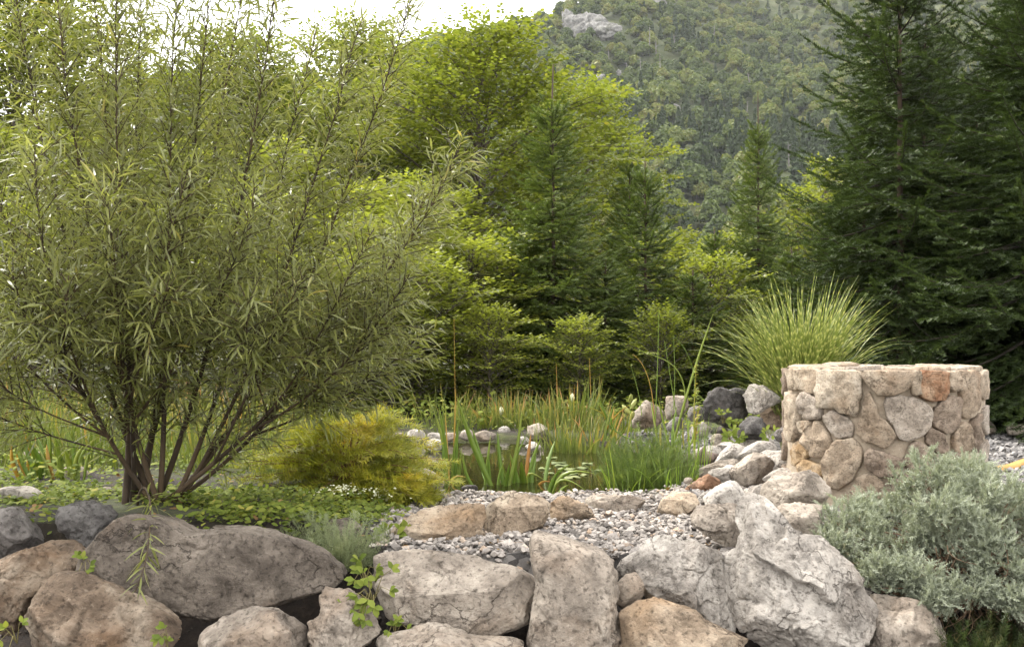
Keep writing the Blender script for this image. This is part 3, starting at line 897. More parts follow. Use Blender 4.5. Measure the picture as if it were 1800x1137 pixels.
rock(TR(6, [(1540, 330), (1640, 285), (1735, 270), (1740, 440), (1620, 465), (1560, 420)]), 7.7, 'brown', 'brown boulder in shade under the perched white boulder', group=FARB, res=4, depth=.8, rough=.06, seed=163)
rock(TR(6, [(1384, 515), (1396, 440), (1460, 376), (1555, 366), (1586, 440), (1576, 515), (1480, 532)]), 7.3, 'dark', 'dark knobbly rock at the foot of the boulder pile', group=FARB, res=4, depth=.8, rough=.09, seed=165)
rock(TR(6, [(1632, 530), (1640, 478), (1720, 426), (1750, 520), (1690, 552)]), 6.9, 'slate', 'small blue-grey rock touching the left side of the well', group=FARB, res=4, depth=.8, rough=.07, seed=167)
rock(TR(6, [(1040, 500), (1060, 430), (1140, 410), (1200, 440), (1170, 500), (1100, 520)]), 8.0, 'white', 'cracked white stone behind the yellow seed spike', group=FARB, res=4, depth=.8, rough=.07, seed=169)
rock(TR(7, [(1455, 625), (1480, 568), (1540, 550), (1600, 588), (1612, 640), (1500, 650)]), 8.8, 'pale', 'pale rock peeping out right of the well', group=FARB, res=4, depth=.8, rough=.05, seed=171)
rock(TR(7, [(1615, 640), (1640, 605), (1700, 582), (1840, 580), (1900, 620), (1860, 660), (1680, 655)]), 8.6, 'pale', 'long pale rock at the right edge behind the gravel', group=FARB, res=4, depth=.8, rough=.05, seed=173)
# stones around the far and left shore
SHORE = 'whitish stones on the far shore of the pond'
for (cx, cy, rx, ry, d, mt, lab) in [
    (592, 565, 78, 52, 10.2, 'white', 'round bright white stone at the left end of the far shore'),
    (742, 630, 92, 42, 9.9, 'white', 'bright oval stone mirrored in the pond left of the iris'),
    (730, 572, 66, 32, 10.9, 'white', 'flattish white stone behind the mirrored oval stone'),
    (862, 577, 62, 34, 11.0, 'pale', 'whitish stone behind the tallest iris leaves'),
    (990, 560, 60, 46, 11.1, 'pale', 'pale stone half hidden by reeds'),
    (1130, 570, 90, 40, 11.2, 'pale', 'long pale stone low among the reeds'),
    (1290, 530, 55, 36, 11.2, 'white', 'small white stone under the white flower bud'),
    (1362, 500, 36, 26, 11.4, 'pale', 'small pale stone right of the one under the bud'),
    (1548, 522, 82, 68, 11.0, 'pale', 'large pale stone on the far shore behind the cattail'),
    (1440, 600, 50, 34, 10.4, 'white', 'white stone close behind the brown cattail'),
    (1515, 650, 60, 36, 9.6, 'white', 'white stone mirrored in the pond near the cattail'),
    (210, 497, 92, 32, 11.8, 'white', 'white stone on the bank above the orange shrub'),
    (460, 570, 62, 28, 10.2, 'pale', 'small pale stone next to the round bright white stone'),
    (60, 570, 60, 26, 10.8, 'pale', 'pale stone behind the orange shrub near its dark twig')]:
    rock(ELL(5, cx, cy, rx, ry), min(FPX * (CZ - WATER_Z - .01) / (640 + (cy + ry) / 4.495 - HY), 10.6), mt, lab, 'shore_stone', SHORE, res=4, depth=.9, rough=.05, facets=3, cracks=.4)
for (px, py, rx, ry, d, mt, lab) in [
    (30, 870, 50, 16, 4.9, 'white', 'whitish stone among leaves at the left edge below the iris'),
    (130, 835, 26, 15, 5.8, 'pale', 'small stone behind the orange iris blades'),
    (190, 868, 24, 12, 5.2, 'pale', 'small pale stone left of the willow foot'),
    (330, 858, 26, 13, 5.6, 'white', 'white stone seen right of the willow stems'),
    (455, 872, 30, 8, 5.4, 'white', 'flat whitish stone under the low willow branch'),
    (510, 869, 22, 8, 5.35, 'white', 'flat whitish stone left of the orange shrub'),
    (545, 748, 22, 12, 10.0, 'white', 'white stone glimpsed above the feathery shrub'),
    (610, 768, 18, 10, 9.2, 'white', 'white stone glimpsed in the middle of the feathery shrub'),
    (60, 812, 34, 18, 7.5, 'pale', 'pale stone behind the iris clump at the left')]:
    a = np.linspace(0, 2 * pi, 14, endpoint=False)
    rg0 = np.random.default_rng(int(px + py))
    j = rg0.uniform(.88, 1.1, 14)
    rock(np.stack([px + rx * j * np.cos(a), py + ry * j * np.sin(a)], 1), d, mt, lab, 'shore_stone', 'stones on the left shore', res=3, depth=.9, rough=.05, facets=3, cracks=.3)
# single cobbles one can pick out
for (px, py, rx, ry, d, mt, lab) in [
    (748, 965, 13, 7, 4.3, 'tan', 'small orange-yellow cobble at the left end of the gravel'),
    (846, 917, 8, 10, 4.55, 'slate', 'small grey cobble between the slanting tan rock and the angular tan rock'),
    (852, 932, 8, 7, 4.45, 'slate', 'small grey cobble at the left foot of the angular tan rock'),
    (649, 1036, 11, 17, 3.75, 'slate', 'round grey cobble inside the clover plant'),
    (842, 884, 22, 9, 5.35, 'slate', 'rounded grey cobble at the near pond edge'),
    (865, 880, 17, 10, 5.45, 'slate', 'rounded grey-green cobble next to the iris'),
    (815, 885, 14, 8, 5.35, 'white', 'pale cobble at the left of the near pond edge'),
    (780, 874, 20, 7, 5.5, 'tan', 'reddish pale flat cobble right of the lichen-spotted rock'),
    (827, 858, 17, 6, 6.0, 'dark', 'dark flat pebble lying in the shallow water'),
    (738, 975, 24, 8, 4.15, 'slate', 'flat grey stone behind the bright top of the cream rock'),
    (700, 972, 22, 9, 4.1, 'slate', 'low grey stone left of the flat grey stone'),
    (1210, 845, 9, 6, 5.7, 'pale', 'little pale pebble by the reddish veined stone'),
    (1148, 1045, 16, 13, 3.72, 'tan', 'tiny tan stone in the dark gap beside the egg-shaped stone')]:
    a = np.linspace(0, 2 * pi, 14, endpoint=False)
    rock(np.stack([px + rx * np.cos(a), py + ry * np.sin(a)], 1), d, mt, lab, 'cobble', 'loose cobbles', res=3, depth=.9, rough=.05, facets=3, cracks=0)

# ---- gravel: angular chips, too many to count
def gravel_object(name, pts, sizes, label, seed, cols, sub=2):
    rg = np.random.default_rng(seed)
    bag = Bag()
    nproto = 14
    which = rg.integers(0, nproto, len(pts))
    for k in range(nproto):
        S, F = ICO[sub]
        P = S * np.array([1, .75, .5])[None] * rg.uniform(.8, 1.2, 3)
        for _ in range(9):
            n = norm(rg.normal(size=3))
            s = P @ n
            P = P - n[None] * (np.maximum(s - rg.uniform(.5, .8) * s.max(), 0))[:, None]
        P = P + .05 * rg.normal(size=P.shape)
        idx = np.where(which == k)[0]
        if not len(idx):
            continue
        a = rg.uniform(0, 2 * pi, len(idx))
        ti = rg.normal(0, .3, (len(idx), 2))
        D = np.stack([np.cos(a), np.sin(a), ti[:, 0]], 1)
        U = np.stack([ti[:, 1], rg.normal(0, .25, len(idx)), np.ones(len(idx))], 1)
        M = frames(D, U) * sizes[idx][:, None, None] * .5
        V, FF = stamp(P, F, M, pts[idx])
        bag.add(V, FF, np.repeat(rg.uniform(0, 1, len(idx)), len(P)))
    m, N, L = mat_new(name + '_stone')
    out = N.new('ShaderNodeOutputMaterial')
    at = N.new('ShaderNodeAttribute'); at.attribute_name = 'rnd'
    r = ramp(N, cols)
    L.new(at.outputs['Fac'], r.inputs['Fac'])
    tc = N.new('ShaderNodeTexCoord')
    no = N.new('ShaderNodeTexNoise'); no.inputs['Scale'].default_value = 60; no.inputs['Detail'].default_value = 5
    L.new(tc.outputs['Object'], no.inputs['Vector'])
    r2 = ramp(N, [(.3, (.6, .6, .6)), (.65, (1.1, 1.1, 1.1))])
    L.new(no.outputs['Fac'], r2.inputs['Fac'])
    mx = N.new('ShaderNodeMix'); mx.data_type = 'RGBA'; mx.blend_type = 'MULTIPLY'; mx.inputs['Factor'].default_value = 1
    L.new(r.outputs['Color'], mx.inputs['A']); L.new(r2.outputs['Color'], mx.inputs['B'])
    pb = N.new('ShaderNodeBsdfPrincipled'); pb.inputs['Roughness'].default_value = .85
    bp = N.new('ShaderNodeBump'); bp.inputs['Strength'].default_value = .5; bp.inputs['Distance'].default_value = .01
    L.new(no.outputs['Fac'], bp.inputs['Height']); L.new(bp.outputs[0], pb.inputs['Normal'])
    L.new(mx.outputs['Result'], pb.inputs['Base Color']); L.new(pb.outputs[0], out.inputs['Surface'])
    return tag(obj(name, bag.mesh(name, smooth=False), m), label, 'gravel', kind='stuff')

rg = np.random.default_rng(5)
gp = np.stack([rg.uniform(-.7, 1.6, 10500), rg.uniform(3.86, 5.9, 10500)], 1)
gp = gp[rg.uniform(size=len(gp)) < gravel_mask(gp[:, 0], gp[:, 1])]
gs = rg.uniform(.024, .062, len(gp)) * rg.choice([.7, 1, 1, 1.25], len(gp))
gzv = gz(gp[:, 0], gp[:, 1]) + rg.uniform(-.004, .022, len(gp))
GCOL = [(0, (.12, .105, .093)), (.35, (.24, .213, .19)), (.7, (.35, .312, .278)), (.9, (.43, .385, .34)), (1, (.38, .27, .185))]
gravel_object('gravel', np.column_stack([gp, gzv]), gs, 'grey angular gravel filling the terrace in front of the pond', 15, GCOL, sub=1)
gp = np.stack([rg.uniform(1.0, 5.6, 7500), rg.uniform(4.6, 9.4, 7500)], 1)
keep = (rg.uniform(size=len(gp)) < gravel_mask(gp[:, 0], gp[:, 1])) & ((gp[:, 0] < 1.75) | (gp[:, 0] / gp[:, 1] > .40))
gp = gp[keep]
gs = rg.uniform(.04, .10, len(gp))
gzv = gz(gp[:, 0], gp[:, 1]) + rg.uniform(-.004, .02, len(gp))
gravel_object('gravel', np.column_stack([gp, gzv]), gs, 'grey gravel around and behind the round stone well', 16,
              [(0, (.10, .094, .092)), (.4, (.19, .18, .174)), (.8, (.28, .264, .252)), (1, (.36, .335, .315))], sub=1)

# small broken stones in the gaps of the wall
rg = np.random.default_rng(25)
gp = np.stack([rg.uniform(-2.2, 1.9, 900), rg.uniform(3.5, 4.25, 900)], 1)
fyv = front_y(gp[:, 0])
gp = gp[(gp[:, 1] < fyv + .02) & (gp[:, 1] > fyv - .5)]
gravel_object('rubble', np.column_stack([gp, gz(gp[:, 0], gp[:, 1]) + .005]), rg.uniform(.02, .07, len(gp)), 'dark earthy rubble in the gaps between the wall boulders', 26,
              [(0, (.03, .022, .016)), (.5, (.075, .056, .04)), (.9, (.15, .12, .09)), (1, (.22, .19, .155))], sub=1)

# ================================================================== ROUND STONE WELL
WX, WY, WR, WH = 2.05, 5.45, 0.512, 0.735
well = thing('stone_well', (WX, WY, 0), 'round well of mortared cream and brown stones with a flat top', 'well')
def sand_mat():
    m, N, L = mat_new('mortar')
    out = N.new('ShaderNodeOutputMaterial')
    tc = N.new('ShaderNodeTexCoord')
    no = N.new('ShaderNodeTexNoise'); no.inputs['Scale'].default_value = 22; no.inputs['Detail'].default_value = 8; no.inputs['Roughness'].default_value = .7
    L.new(tc.outputs['Object'], no.inputs['Vector'])
    r = ramp(N, [(.3, (.30, .235, .17)), (.7, (.45, .375, .285))])
    L.new(no.outputs['Fac'], r.inputs['Fac'])
    pb = N.new('ShaderNodeBsdfPrincipled'); pb.inputs['Roughness'].default_value = .95
    bp = N.new('ShaderNodeBump'); bp.inputs['Strength'].default_value = .9; bp.inputs['Distance'].default_value = .02
    L.new(no.outputs['Fac'], bp.inputs['Height']); L.new(bp.outputs[0], pb.inputs['Normal'])
    L.new(r.outputs['Color'], pb.inputs['Base Color']); L.new(pb.outputs[0], out.inputs['Surface'])
    return m
MORTAR = sand_mat()
WST = {
    'cream': rock_mat('well_cream', (.25, .195, .14), (.41, .335, .25), (.53, .455, .36), (.38, .25, .145), .5, .2, 2.0, .9),
    'tan': rock_mat('well_tan', (.20, .15, .105), (.335, .262, .19), (.45, .37, .28), (.34, .21, .12), .5, .25, 2.0, .9),
    'grey': rock_mat('well_grey', (.19, .155, .122), (.33, .278, .225), (.46, .40, .335), (.27, .185, .12), .5, .3, 2.0, .9),
    'rust': rock_mat('well_rust', (.16, .075, .04), (.27, .145, .08), (.40, .27, .175), (.22, .09, .045), .6, .15, 2.0, .9),
    'ochre': rock_mat('well_ochre', (.24, .155, .08), (.36, .25, .14), (.46, .36, .25), (.33, .19, .085), .5, .2, 2.0, .9),
    'brown': rock_mat('well_brown', (.13, .098, .072), (.235, .18, .135), (.35, .28, .215), (.16, .095, .06), .5, .25, 2.0, .9),
}
# mortar shell with an open shaft
na_, prof = 120, [(0.40, -.12), (0.513, -.12), (0.513, .0), (0.513, .08), (0.513, .16), (0.513, .25), (0.513, .33), (0.513, .41), (0.513, .5), (0.513, .58), (0.512, WH - .06), (0.505, WH - .03), (0.49, WH - .012), (0.30, WH - .012), (0.285, WH - .03), (0.285, .1), (0.02, .08)]
ang = np.arange(na_) * 2 * pi / na_
mv = np.array([[r * cos(a), r * sin(a), z] for (r, z) in prof for a in ang])
mv[:, :2] *= (1 + .016 * fbm(mv * 7, 3))[:, None]
mf = []
for k in range(len(prof) - 1):
    for j in range(na_):
        mf.append([k * na_ + j, k * na_ + (j + 1) % na_, (k + 1) * na_ + (j + 1) % na_, (k + 1) * na_ + j])
obj('mortar_core', mesh_np('mortar_core', mv, np.array(mf)), MORTAR, well)

def patch(poly, proud, rg, to3, n=26):
    """a stone from its outline in surface coordinates; to3(u, v, h) -> 3D"""
    poly = np.asarray(poly, float)
    A = poly[:, 0] * np.roll(poly[:, 1], -1) - np.roll(poly[:, 0], -1) * poly[:, 1]
    c = np.array([((poly[:, 0] + np.roll(poly[:, 0], -1)) * A).sum(), ((poly[:, 1] + np.roll(poly[:, 1], -1)) * A).sum()]) / (3 * A.sum())
    R = star_radius(poly, c, 180)
    th = np.linspace(-pi, pi, n, endpoint=False)
    r = np.interp(th, np.linspace(-pi, pi, 181), np.append(R, R[0])) * rg.uniform(.93, 1.05, n)
    rings = [(1.0, -.2), (.995, .55), (.975, .88), (.93, .97), (.62, 1.0), (.32, 1.0)]
    V = []
    tilt = rg.normal(0, .35, 2)
    off = rg.uniform(0, 60, 3)
    for s, h in rings:
        u = c[0] + r * s * np.cos(th)
        v = c[1] + r * s * np.sin(th)
        hh = np.full(n, proud * h)
        if h > .3:
            q = np.stack([u * 16, v * 16, np.zeros(n)], 1) + off
            hh = hh + proud * .42 * fbm(q, 4, .6) * min(1, h) + proud * (tilt[0] * (u - c[0]) + tilt[1] * (v - c[1])) * 3
        V.append(to3(u, v, hh))
    V.append(to3(np.array([c[0]]), np.array([c[1]]), np.array([proud * 1.1])))
    V = np.concatenate(V)
    k = np.arange(n); k2 = (k + 1) % n
    Q = np.concatenate([np.stack([k + n * i, k2 + n * i, k2 + n * (i + 1), k + n * (i + 1)], 1) for i in range(len(rings) - 1)])
    Tt = np.stack([k + n * (len(rings) - 1), k2 + n * (len(rings) - 1), np.full(n, n * len(rings))], 1)
    return V, [Q, Tt]

def cyl3(u, v, h):
    a = u / WR
    return np.stack([(WR + h) * np.sin(a), -(WR + h) * np.cos(a), v], 1)

def on_cyl(px, py):
    """photo pixel -> (arc length, height) on the well surface"""
    dx, dz = (px - 900) / FPX, -(py - HY) / FPX
    Rr = WR + .02
    a = dx * dx + 1
    b = -2 * (dx * WX + WY)
    cc = WX * WX + WY * WY - Rr * Rr
    disc = b * b - 4 * a * cc
    t = (-b - sqrt(max(disc, 0))) / (2 * a)
    x, y, z = dx * t, t, CZ + dz * t
    return atan2(x - WX, -(y - WY)) * WR, z

WSTONES = [
    ('cream', [(132, 185), (355, 180), (348, 330), (335, 378), (240, 335), (150, 335)]),
    ('cream', [(362, 230), (385, 185), (590, 185), (645, 190), (632, 400), (602, 522), (560, 505), (450, 458), (360, 455), (342, 340)]),
    ('tan', [(662, 225), (675, 180), (990, 180), (995, 270), (962, 342), (860, 378), (780, 375), (735, 325), (680, 275)]),
    ('cream', [(1008, 185), (1070, 183), (1062, 375), (1010, 365), (1000, 300)]),
    ('rust', [(1078, 185), (1250, 180), (1262, 300), (1232, 402), (1120, 414), (1072, 380)]),
    ('tan', [(1268, 185), (1330, 182), (1332, 330), (1295, 352), (1262, 320)]),
    ('tan', [(1345, 182), (1475, 178), (1482, 330), (1462, 492), (1402, 538), (1366, 505), (1350, 350)]),
    ('grey', [(220, 420), (248, 352), (340, 402), (362, 460), (372, 540), (270, 545), (228, 505)]),
    ('cream', [(135, 370), (200, 380), (212, 480), (214, 600), (190, 690), (142, 690), (134, 500)]),
    ('grey', [(398, 520), (460, 488), (540, 528), (594, 580), (584, 662), (480, 672), (418, 600)]),
    ('tan', [(645, 560), (678, 450), (678, 375), (708, 355), (742, 405), (772, 520), (842, 572), (884, 650), (832, 738), (700, 692), (626, 640)]),
    ('grey', [(826, 412), (900, 388), (1060, 410), (1134, 470), (1124, 602), (1052, 662), (932, 682), (880, 592), (840, 500)]),
    ('brown', [(1148, 522), (1200, 450), (1260, 388), (1330, 392), (1352, 482), (1332, 582), (1252, 642), (1160, 572)]),
    ('brown', [(1108, 645), (1132, 606), (1222, 652), (1252, 745), (1200, 790), (1120, 720)]),
    ('tan', [(1312, 640), (1358, 562), (1412, 602), (1432, 730), (1400, 800), (1310, 760)]),
    ('tan', [(264, 640), (348, 562), (420, 642), (434, 722), (402, 784), (340, 820), (300, 784), (258, 694)]),
    ('ochre', [(165, 725), (240, 690), (292, 722), (298, 792), (200, 868), (167, 860)]),
    ('cream', [(222, 560), (290, 556), (308, 580), (262, 642), (225, 625)]),
    ('tan', [(385, 900), (398, 820), (480, 708), (582, 692), (645, 752), (645, 852), (594, 965), (490, 1035), (436, 1002)]),
    ('brown', [(685, 782), (708, 752), (800, 772), (936, 832), (902, 935), (800, 945), (696, 892)]),
    ('ochre', [(208, 880), (270, 832), (372, 866), (376, 930), (330, 985), (240, 960)]),
    ('tan', [(585, 1045), (640, 948), (740, 922), (805, 1000), (810, 1090), (650, 1120)]),
    ('brown', [(1432, 570), (1478, 510), (1488, 690), (1462, 800), (1434, 720)]),
    ('brown', [(860, 968), (946, 932), (1060, 980), (1040, 1080), (880, 1090)]),
    ('brown', [(960, 820), (1010, 700), (1100, 730), (1190, 810), (1150, 920), (1000, 920)]),
    ('brown', [(1220, 810), (1300, 780), (1400, 830), (1380, 950), (1220, 940)]),
]
rgw = np.random.default_rng(44)
vis = []
for cm, pts in WSTONES:
    poly = np.array([on_cyl(1350 + p[0] / 3.989, 600 + p[1] / 3.989) for p in pts])
    poly[:, 1] = np.where(poly[:, 1] > WH - .035, WH - .012, poly[:, 1])
    cc_ = poly.mean(0)
    poly = (cc_ + (poly - cc_) * np.array([1.13, 1.12]))[::-1]
    poly[:, 1] = np.minimum(poly[:, 1], WH - .01)
    V, F = patch(poly, rgw.uniform(.028, .046), rgw, cyl3)
    obj('stone', mesh_np('stone', V, F), WST[cm], well)
    vis.append((poly[:, 0].min(), poly[:, 0].max()))
# the stones round the back, course by course
amax = max(v[1] for v in vis) + .02
amin = min(v[0] for v in vis) - .02
full = 2 * pi * WR
span = full - (amax - amin)
for row in range(4):
    z0, z1 = WH * row / 4 + .008, WH * (row + 1) / 4 - .014
    n = 7
    for k in range(n):
        u0 = amax + span * (k + .12 * rgw.uniform(-1, 1)) / n
        u1 = amax + span * (k + 1) / n - .02
        um, zm = (u0 + u1) / 2, (z0 + z1) / 2
        a = np.linspace(0, 2 * pi, 12, endpoint=False)
        ca, sa = np.cos(a), np.sin(a)
        poly = np.stack([um + (u1 - u0) / 2 * np.sign(ca) * np.abs(ca) ** .6, zm + (z1 - z0) / 2 * np.sign(sa) * np.abs(sa) ** .6], 1)
        V, F = patch(poly, rgw.uniform(.02, .032), rgw, cyl3, 16)
        obj('stone', mesh_np('stone', V, F), WST[rgw.choice(['cream', 'tan', 'grey', 'brown'])], well)
# rim stones lying flat on top
def top3(u, v, h):
    return np.stack([v * np.sin(u), -v * np.cos(u), WH - .012 + h], 1)
ucur = -pi
while ucur < pi - .12:
    w = min(rgw.uniform(.28, .55), pi - ucur)
    um = ucur + w / 2
    a = np.linspace(0, 2 * pi, 14, endpoint=False)
    ca, sa = np.cos(a), np.sin(a)
    poly = np.stack([um + (w / 2 - .018) * np.sign(ca) * np.abs(ca) ** .5, .395 + .112 * np.sign(sa) * np.abs(sa) ** .5], 1)
    V, F = patch(poly, rgw.uniform(.008, .02), rgw, top3, 20)
    obj('stone', mesh_np('stone', V, F), WST[rgw.choice(['cream', 'tan', 'tan', 'grey'])], well)
    ucur += w

# ================================================================== TREES
BARK = {
    'spruce': bark_mat('bark_spruce', (.045, .030, .020), (.11, .075, .048)),
    'dark_twig': bark_mat('bark_dark_twig', (.016, .012, .008), (.04, .028, .018)),
    'beech': bark_mat('bark_beech', (.05, .04, .03), (.13, .105, .08)),
    'willow': bark_mat('bark_willow', (.035, .022, .014), (.10, .06, .035)),
    'twig': bark_mat('bark_twig', (.10, .045, .02), (.19, .10, .045)),
    'shoot': bark_mat('shoot_green', (.10, .09, .025), (.17, .14, .05)),
}
LEAFM = {
    'spruce': leaf_mat('needles_dark', [(0, (.020, .033, .010)), (.5, (.043, .066, .017)), (.85, (.075, .108, .026)), (1, (.12, .148, .038))], .5, .22, 1.2, .35, vary=.15),
    'spruce_mid': leaf_mat('needles_mid', [(0, (.046, .068, .017)), (.5, (.096, .134, .030)), (.85, (.152, .195, .044)), (1, (.19, .225, .056))], .5, .25, 1.25, .35, vary=.2),
    'beech': leaf_mat('leaves_hornbeam', [(0, (.070, .088, .014)), (.4, (.128, .152, .025)), (.75, (.19, .21, .036)), (1, (.27, .24, .045))], .5, .45, 1.5, .35, vary=.2),
    'fresh': leaf_mat('leaves_fresh', [(0, (.090, .108, .020)), (.4, (.170, .192, .034)), (.8, (.24, .255, .046)), (1, (.32, .30, .065))], .42, .48, 1.5, .45, vary=.2),
    'far': leaf_mat('leaves_far', [(0, (.036, .056, .015)), (.35, (.072, .102, .022)), (.7, (.118, .148, .030)), (.92, (.150, .168, .036)), (1, (.165, .155, .045))], .6, .3, 1.2, .3, vary=.95),
    'far_con': leaf_mat('needles_far', [(0, (.028, .046, .020)), (.6, (.048, .072, .028)), (1, (.075, .10, .036))], .6, .2, 1.1, .3, vary=.4),
}

def needle_t(n, nl, rg, spread=.9, w=.12):
    """unit twig along +Y set with n needles of relative length nl"""
    V, F = [], []
    for k in range(n):
        y = (k + rg.uniform(0, 1)) / n
        a = k * 2.4 + rg.uniform(-.4, .4)
        rad = np.array([cos(a), 0, sin(a) * .75 + .15])
        d = norm(rad * spread + np.array([0, .75, 0])) * nl * rg.uniform(.8, 1.15)
        s = norm(np.cross(d, [.3, .2, .9])) * w * .5
        b = np.array([0, y, 0])
        i = len(V)
        V += [b - s, b + s, b + d]
        F.append([i, i + 1, i + 2])
    s = .018
    i = len(V)
    V += [np.array([-s, 0, 0]), np.array([s, 0, 0]), np.array([0, 1.05, 0]), np.array([0, 0, s * 1.4]), np.array([0, 0, -s])]
    F += [[i, i + 1, i + 2], [i + 3, i + 4, i + 2]]
    return np.array(V), np.array(F)

def segs_to_needles(bag, S0, S1, T, rg, unit):
    """cover twig segments with needle sprigs of about unit length"""
    S0, S1 = np.array(S0), np.array(S1)
    L = np.linalg.norm(S1 - S0, axis=1)
    n = np.maximum(1, np.round(L / unit)).astype(int)
    idx = np.repeat(np.arange(len(L)), n)
    k = np.concatenate([np.arange(m) for m in n])
    f = (k / n[idx])[:, None]
    P = S0[idx] * (1 - f) + S1[idx] * f
    D = (S1 - S0)[idx] / n[idx][:, None]
    ln = np.linalg.norm(D, axis=1)
    up = np.tile(np.array([[0, 0, 1.0]]), (len(D), 1)) + rg.normal(0, .35, (len(D), 3))
    M = frames(D, up) * np.stack([np.full(len(ln), unit), ln, np.full(len(ln), unit)], 1)[:, None, :]
    TV, TF = T
    V, F = stamp(TV, TF, M, P)
    r = np.clip(rg.normal(.48, .17, len(P)), 0, 1)
    bag.add(V, F, np.repeat(r, len(TV)))

def spruce_parts(H, R, seed, unit=.085, nn=16, nl=.26, lead=.35, dens=1.0, whorl=.27, low=.12, droop=.25, bare=0.0, power=.8):
    rg = np.random.default_rng(seed)
    tr = Bag()
    zz = np.linspace(0, H, 14)
    wob = np.cumsum(rg.normal(0, .006, (14, 2)), 0)
    TP = np.column_stack([wob, zz])
    rad = .010 + .0062 * H * (1 - zz / H) ** 1.1
    rad[0] *= 1.25
    tr.add(*tube(TP, rad, 8))
    wood, ned = Bag(), Bag()
    S0, S1 = [], []
    z = low
    while z < H - lead * .6:
        t = z / H
        nb = int(round(rg.uniform(4.5, 6.5) * dens))
        a0 = rg.uniform(0, 2 * pi)
        for b in range(nb):
            zb = z + rg.uniform(-.35, .35) * whorl
            tb = min(max(zb / H, 0), .985)
            L = R * (1 - tb) ** power * rg.uniform(.72, 1.12) + .05
            az = a0 + b * 2 * pi / nb + rg.uniform(-.3, .3)
            el = radians(-14 + 66 * tb ** 1.4 + rg.uniform(-7, 7))
            hx, hy = cos(az), sin(az)
            u = np.linspace(0, 1, 7)
            hor = L * u * cos(el)
            ver = L * (u * sin(el) - droop * (1 - tb) * (np.sin(u * pi * .75)) + .10 * u ** 3)
            bx = np.interp(zb, zz, TP[:, 0]); by = np.interp(zb, zz, TP[:, 1])
            BP = np.stack([bx + hx * hor, by + hy * hor, zb + ver], 1)
            wood.add(*tube(BP, np.linspace(.006 + .007 * L, .002, 7), 4))
            side = np.array([-hy, hx, 0.0])
            s = max(.06, bare) * L
            sg = rg.choice([-1, 1])
            st = unit * .62
            while s < L:
                f = s / L
                p = np.array([np.interp(f, u, BP[:, c]) for c in range(3)])
                dd = norm(np.array([np.interp(min(f + .1, 1), u, BP[:, c]) for c in range(3)]) - np.array([np.interp(f - .05, u, BP[:, c]) for c in range(3)]))
                if f > .35:
                    S0.append(p); S1.append(p + dd * st * 1.4)
                l = (.46 * (L - s) + .07) * rg.uniform(.6, 1.1)
                l = min(l, .55)
                d2 = norm(dd * .75 + side * sg * .8 + np.array([0, 0, rg.uniform(-.32, .12)]))
                q = p + d2 * l + np.array([0, 0, -.12 * l])
                S0.append(p); S1.append(q)
                if l > 1.6 * unit:
                    m = int(l / (unit * 1.15))
                    for j in range(m):
                        g = (j + .6) / m
                        pp = p + (q - p) * g
                        sd = norm(np.cross(d2, [0, 0, 1.0])) * (1 if (j % 2) else -1)
                        l2 = (.55 * l * (1 - g) + .6 * unit) * rg.uniform(.6, 1.1)
                        d3 = norm(d2 * .7 + sd * .75 + np.array([0, 0, rg.uniform(-.45, .15)]))
                        S0.append(pp); S1.append(pp + d3 * l2)
                sg = -sg
                s += st * rg.uniform(.8, 1.2)
            S0.append(BP[-2]); S1.append(BP[-1] + (BP[-1] - BP[-2]) * .5)
        z += whorl * rg.uniform(.8, 1.15) * (1.15 - .35 * t)
    S0.append(TP[-2] * .3 + TP[-1] * .7); S1.append(TP[-1])
    segs_to_needles(ned, S0, S1, needle_t(nn, nl, rg), rg, unit)
    return tr.mesh('trunk'), wood.mesh('branches'), ned.mesh('crown', smooth=False)

def make_spruce(loc, label, parts, nm, rz=0., scale=1., group='spruce trees behind the garden', name='spruce_tree'):
    t = thing(name, loc, label, 'tree', group, rz, scale)
    a = obj('trunk', parts[0], BARK['spruce'], t)
    obj('branches', parts[1], BARK['dark_twig'], a)
    c = obj('crown', parts[2], LEAFM[nm], t)
    c['kind'] = 'stuff'
    return t

SPA = spruce_parts(5.6, 1.75, 101, unit=.10, nn=15, nl=.38, whorl=.20, power=.72, dens=1.3, droop=.22, low=.1)
SPB = spruce_parts(5.2, 1.4, 102, unit=.095, nn=19, nl=.42, lead=1.1, whorl=.19, dens=1.4, power=.95)
SPC = spruce_parts(3.7, 1.05, 103, unit=.095, nn=22, nl=.42, lead=.5, whorl=.165, dens=1.4, bare=.2)
print('spruce tris', [len(p[2].polygons) for p in (SPA, SPB, SPC)])
def at_px(px, d):
    x = (px - 900) / FPX * d
    return (x, d, float(gz(np.array([x]), np.array([d]))[0]) - .02)
spA = make_spruce(at_px(1583, 10.2), 'tall dark spruce with its trunk showing above the zebra grass', SPA, 'spruce', .4, (1.0, 1.0, 1.05))
copy_tree(spA, at_px(1835, 9.0), 'dark spruce cut by the right edge of the photo', rz=2.2, scale=(1.05, 1.05, 1.0))
copy_tree(spA, at_px(1715, 11.6), 'dark spruce standing behind and between the two tall right-hand ones', rz=4.0, scale=(.95, .95, .72))
copy_tree(spA, at_px(1640, 13.2), 'shadowy spruce filling the gap behind the tall one and the one at the right edge', rz=.9, scale=(1.2, 1.2, .9))
copy_tree(spA, at_px(1790, 12.4), 'spruce behind the one cut by the right edge', rz=3.0, scale=(1.2, 1.2, .95))
copy_tree(spA, at_px(1900, 11.0), 'spruce beyond the right edge whose boughs reach into the photo', rz=1.6, scale=(1.1, 1.1, 1.0))
copy_tree(spA, at_px(1560, 12.2), 'low spruce filling the shade right behind the well', rz=2.5, scale=(1.1, 1.1, .42))
copy_tree(spA, at_px(1700, 10.6), 'low bushy spruce in the dark mass right of the well', rz=3.7, scale=(1.0, 1.0, .55))
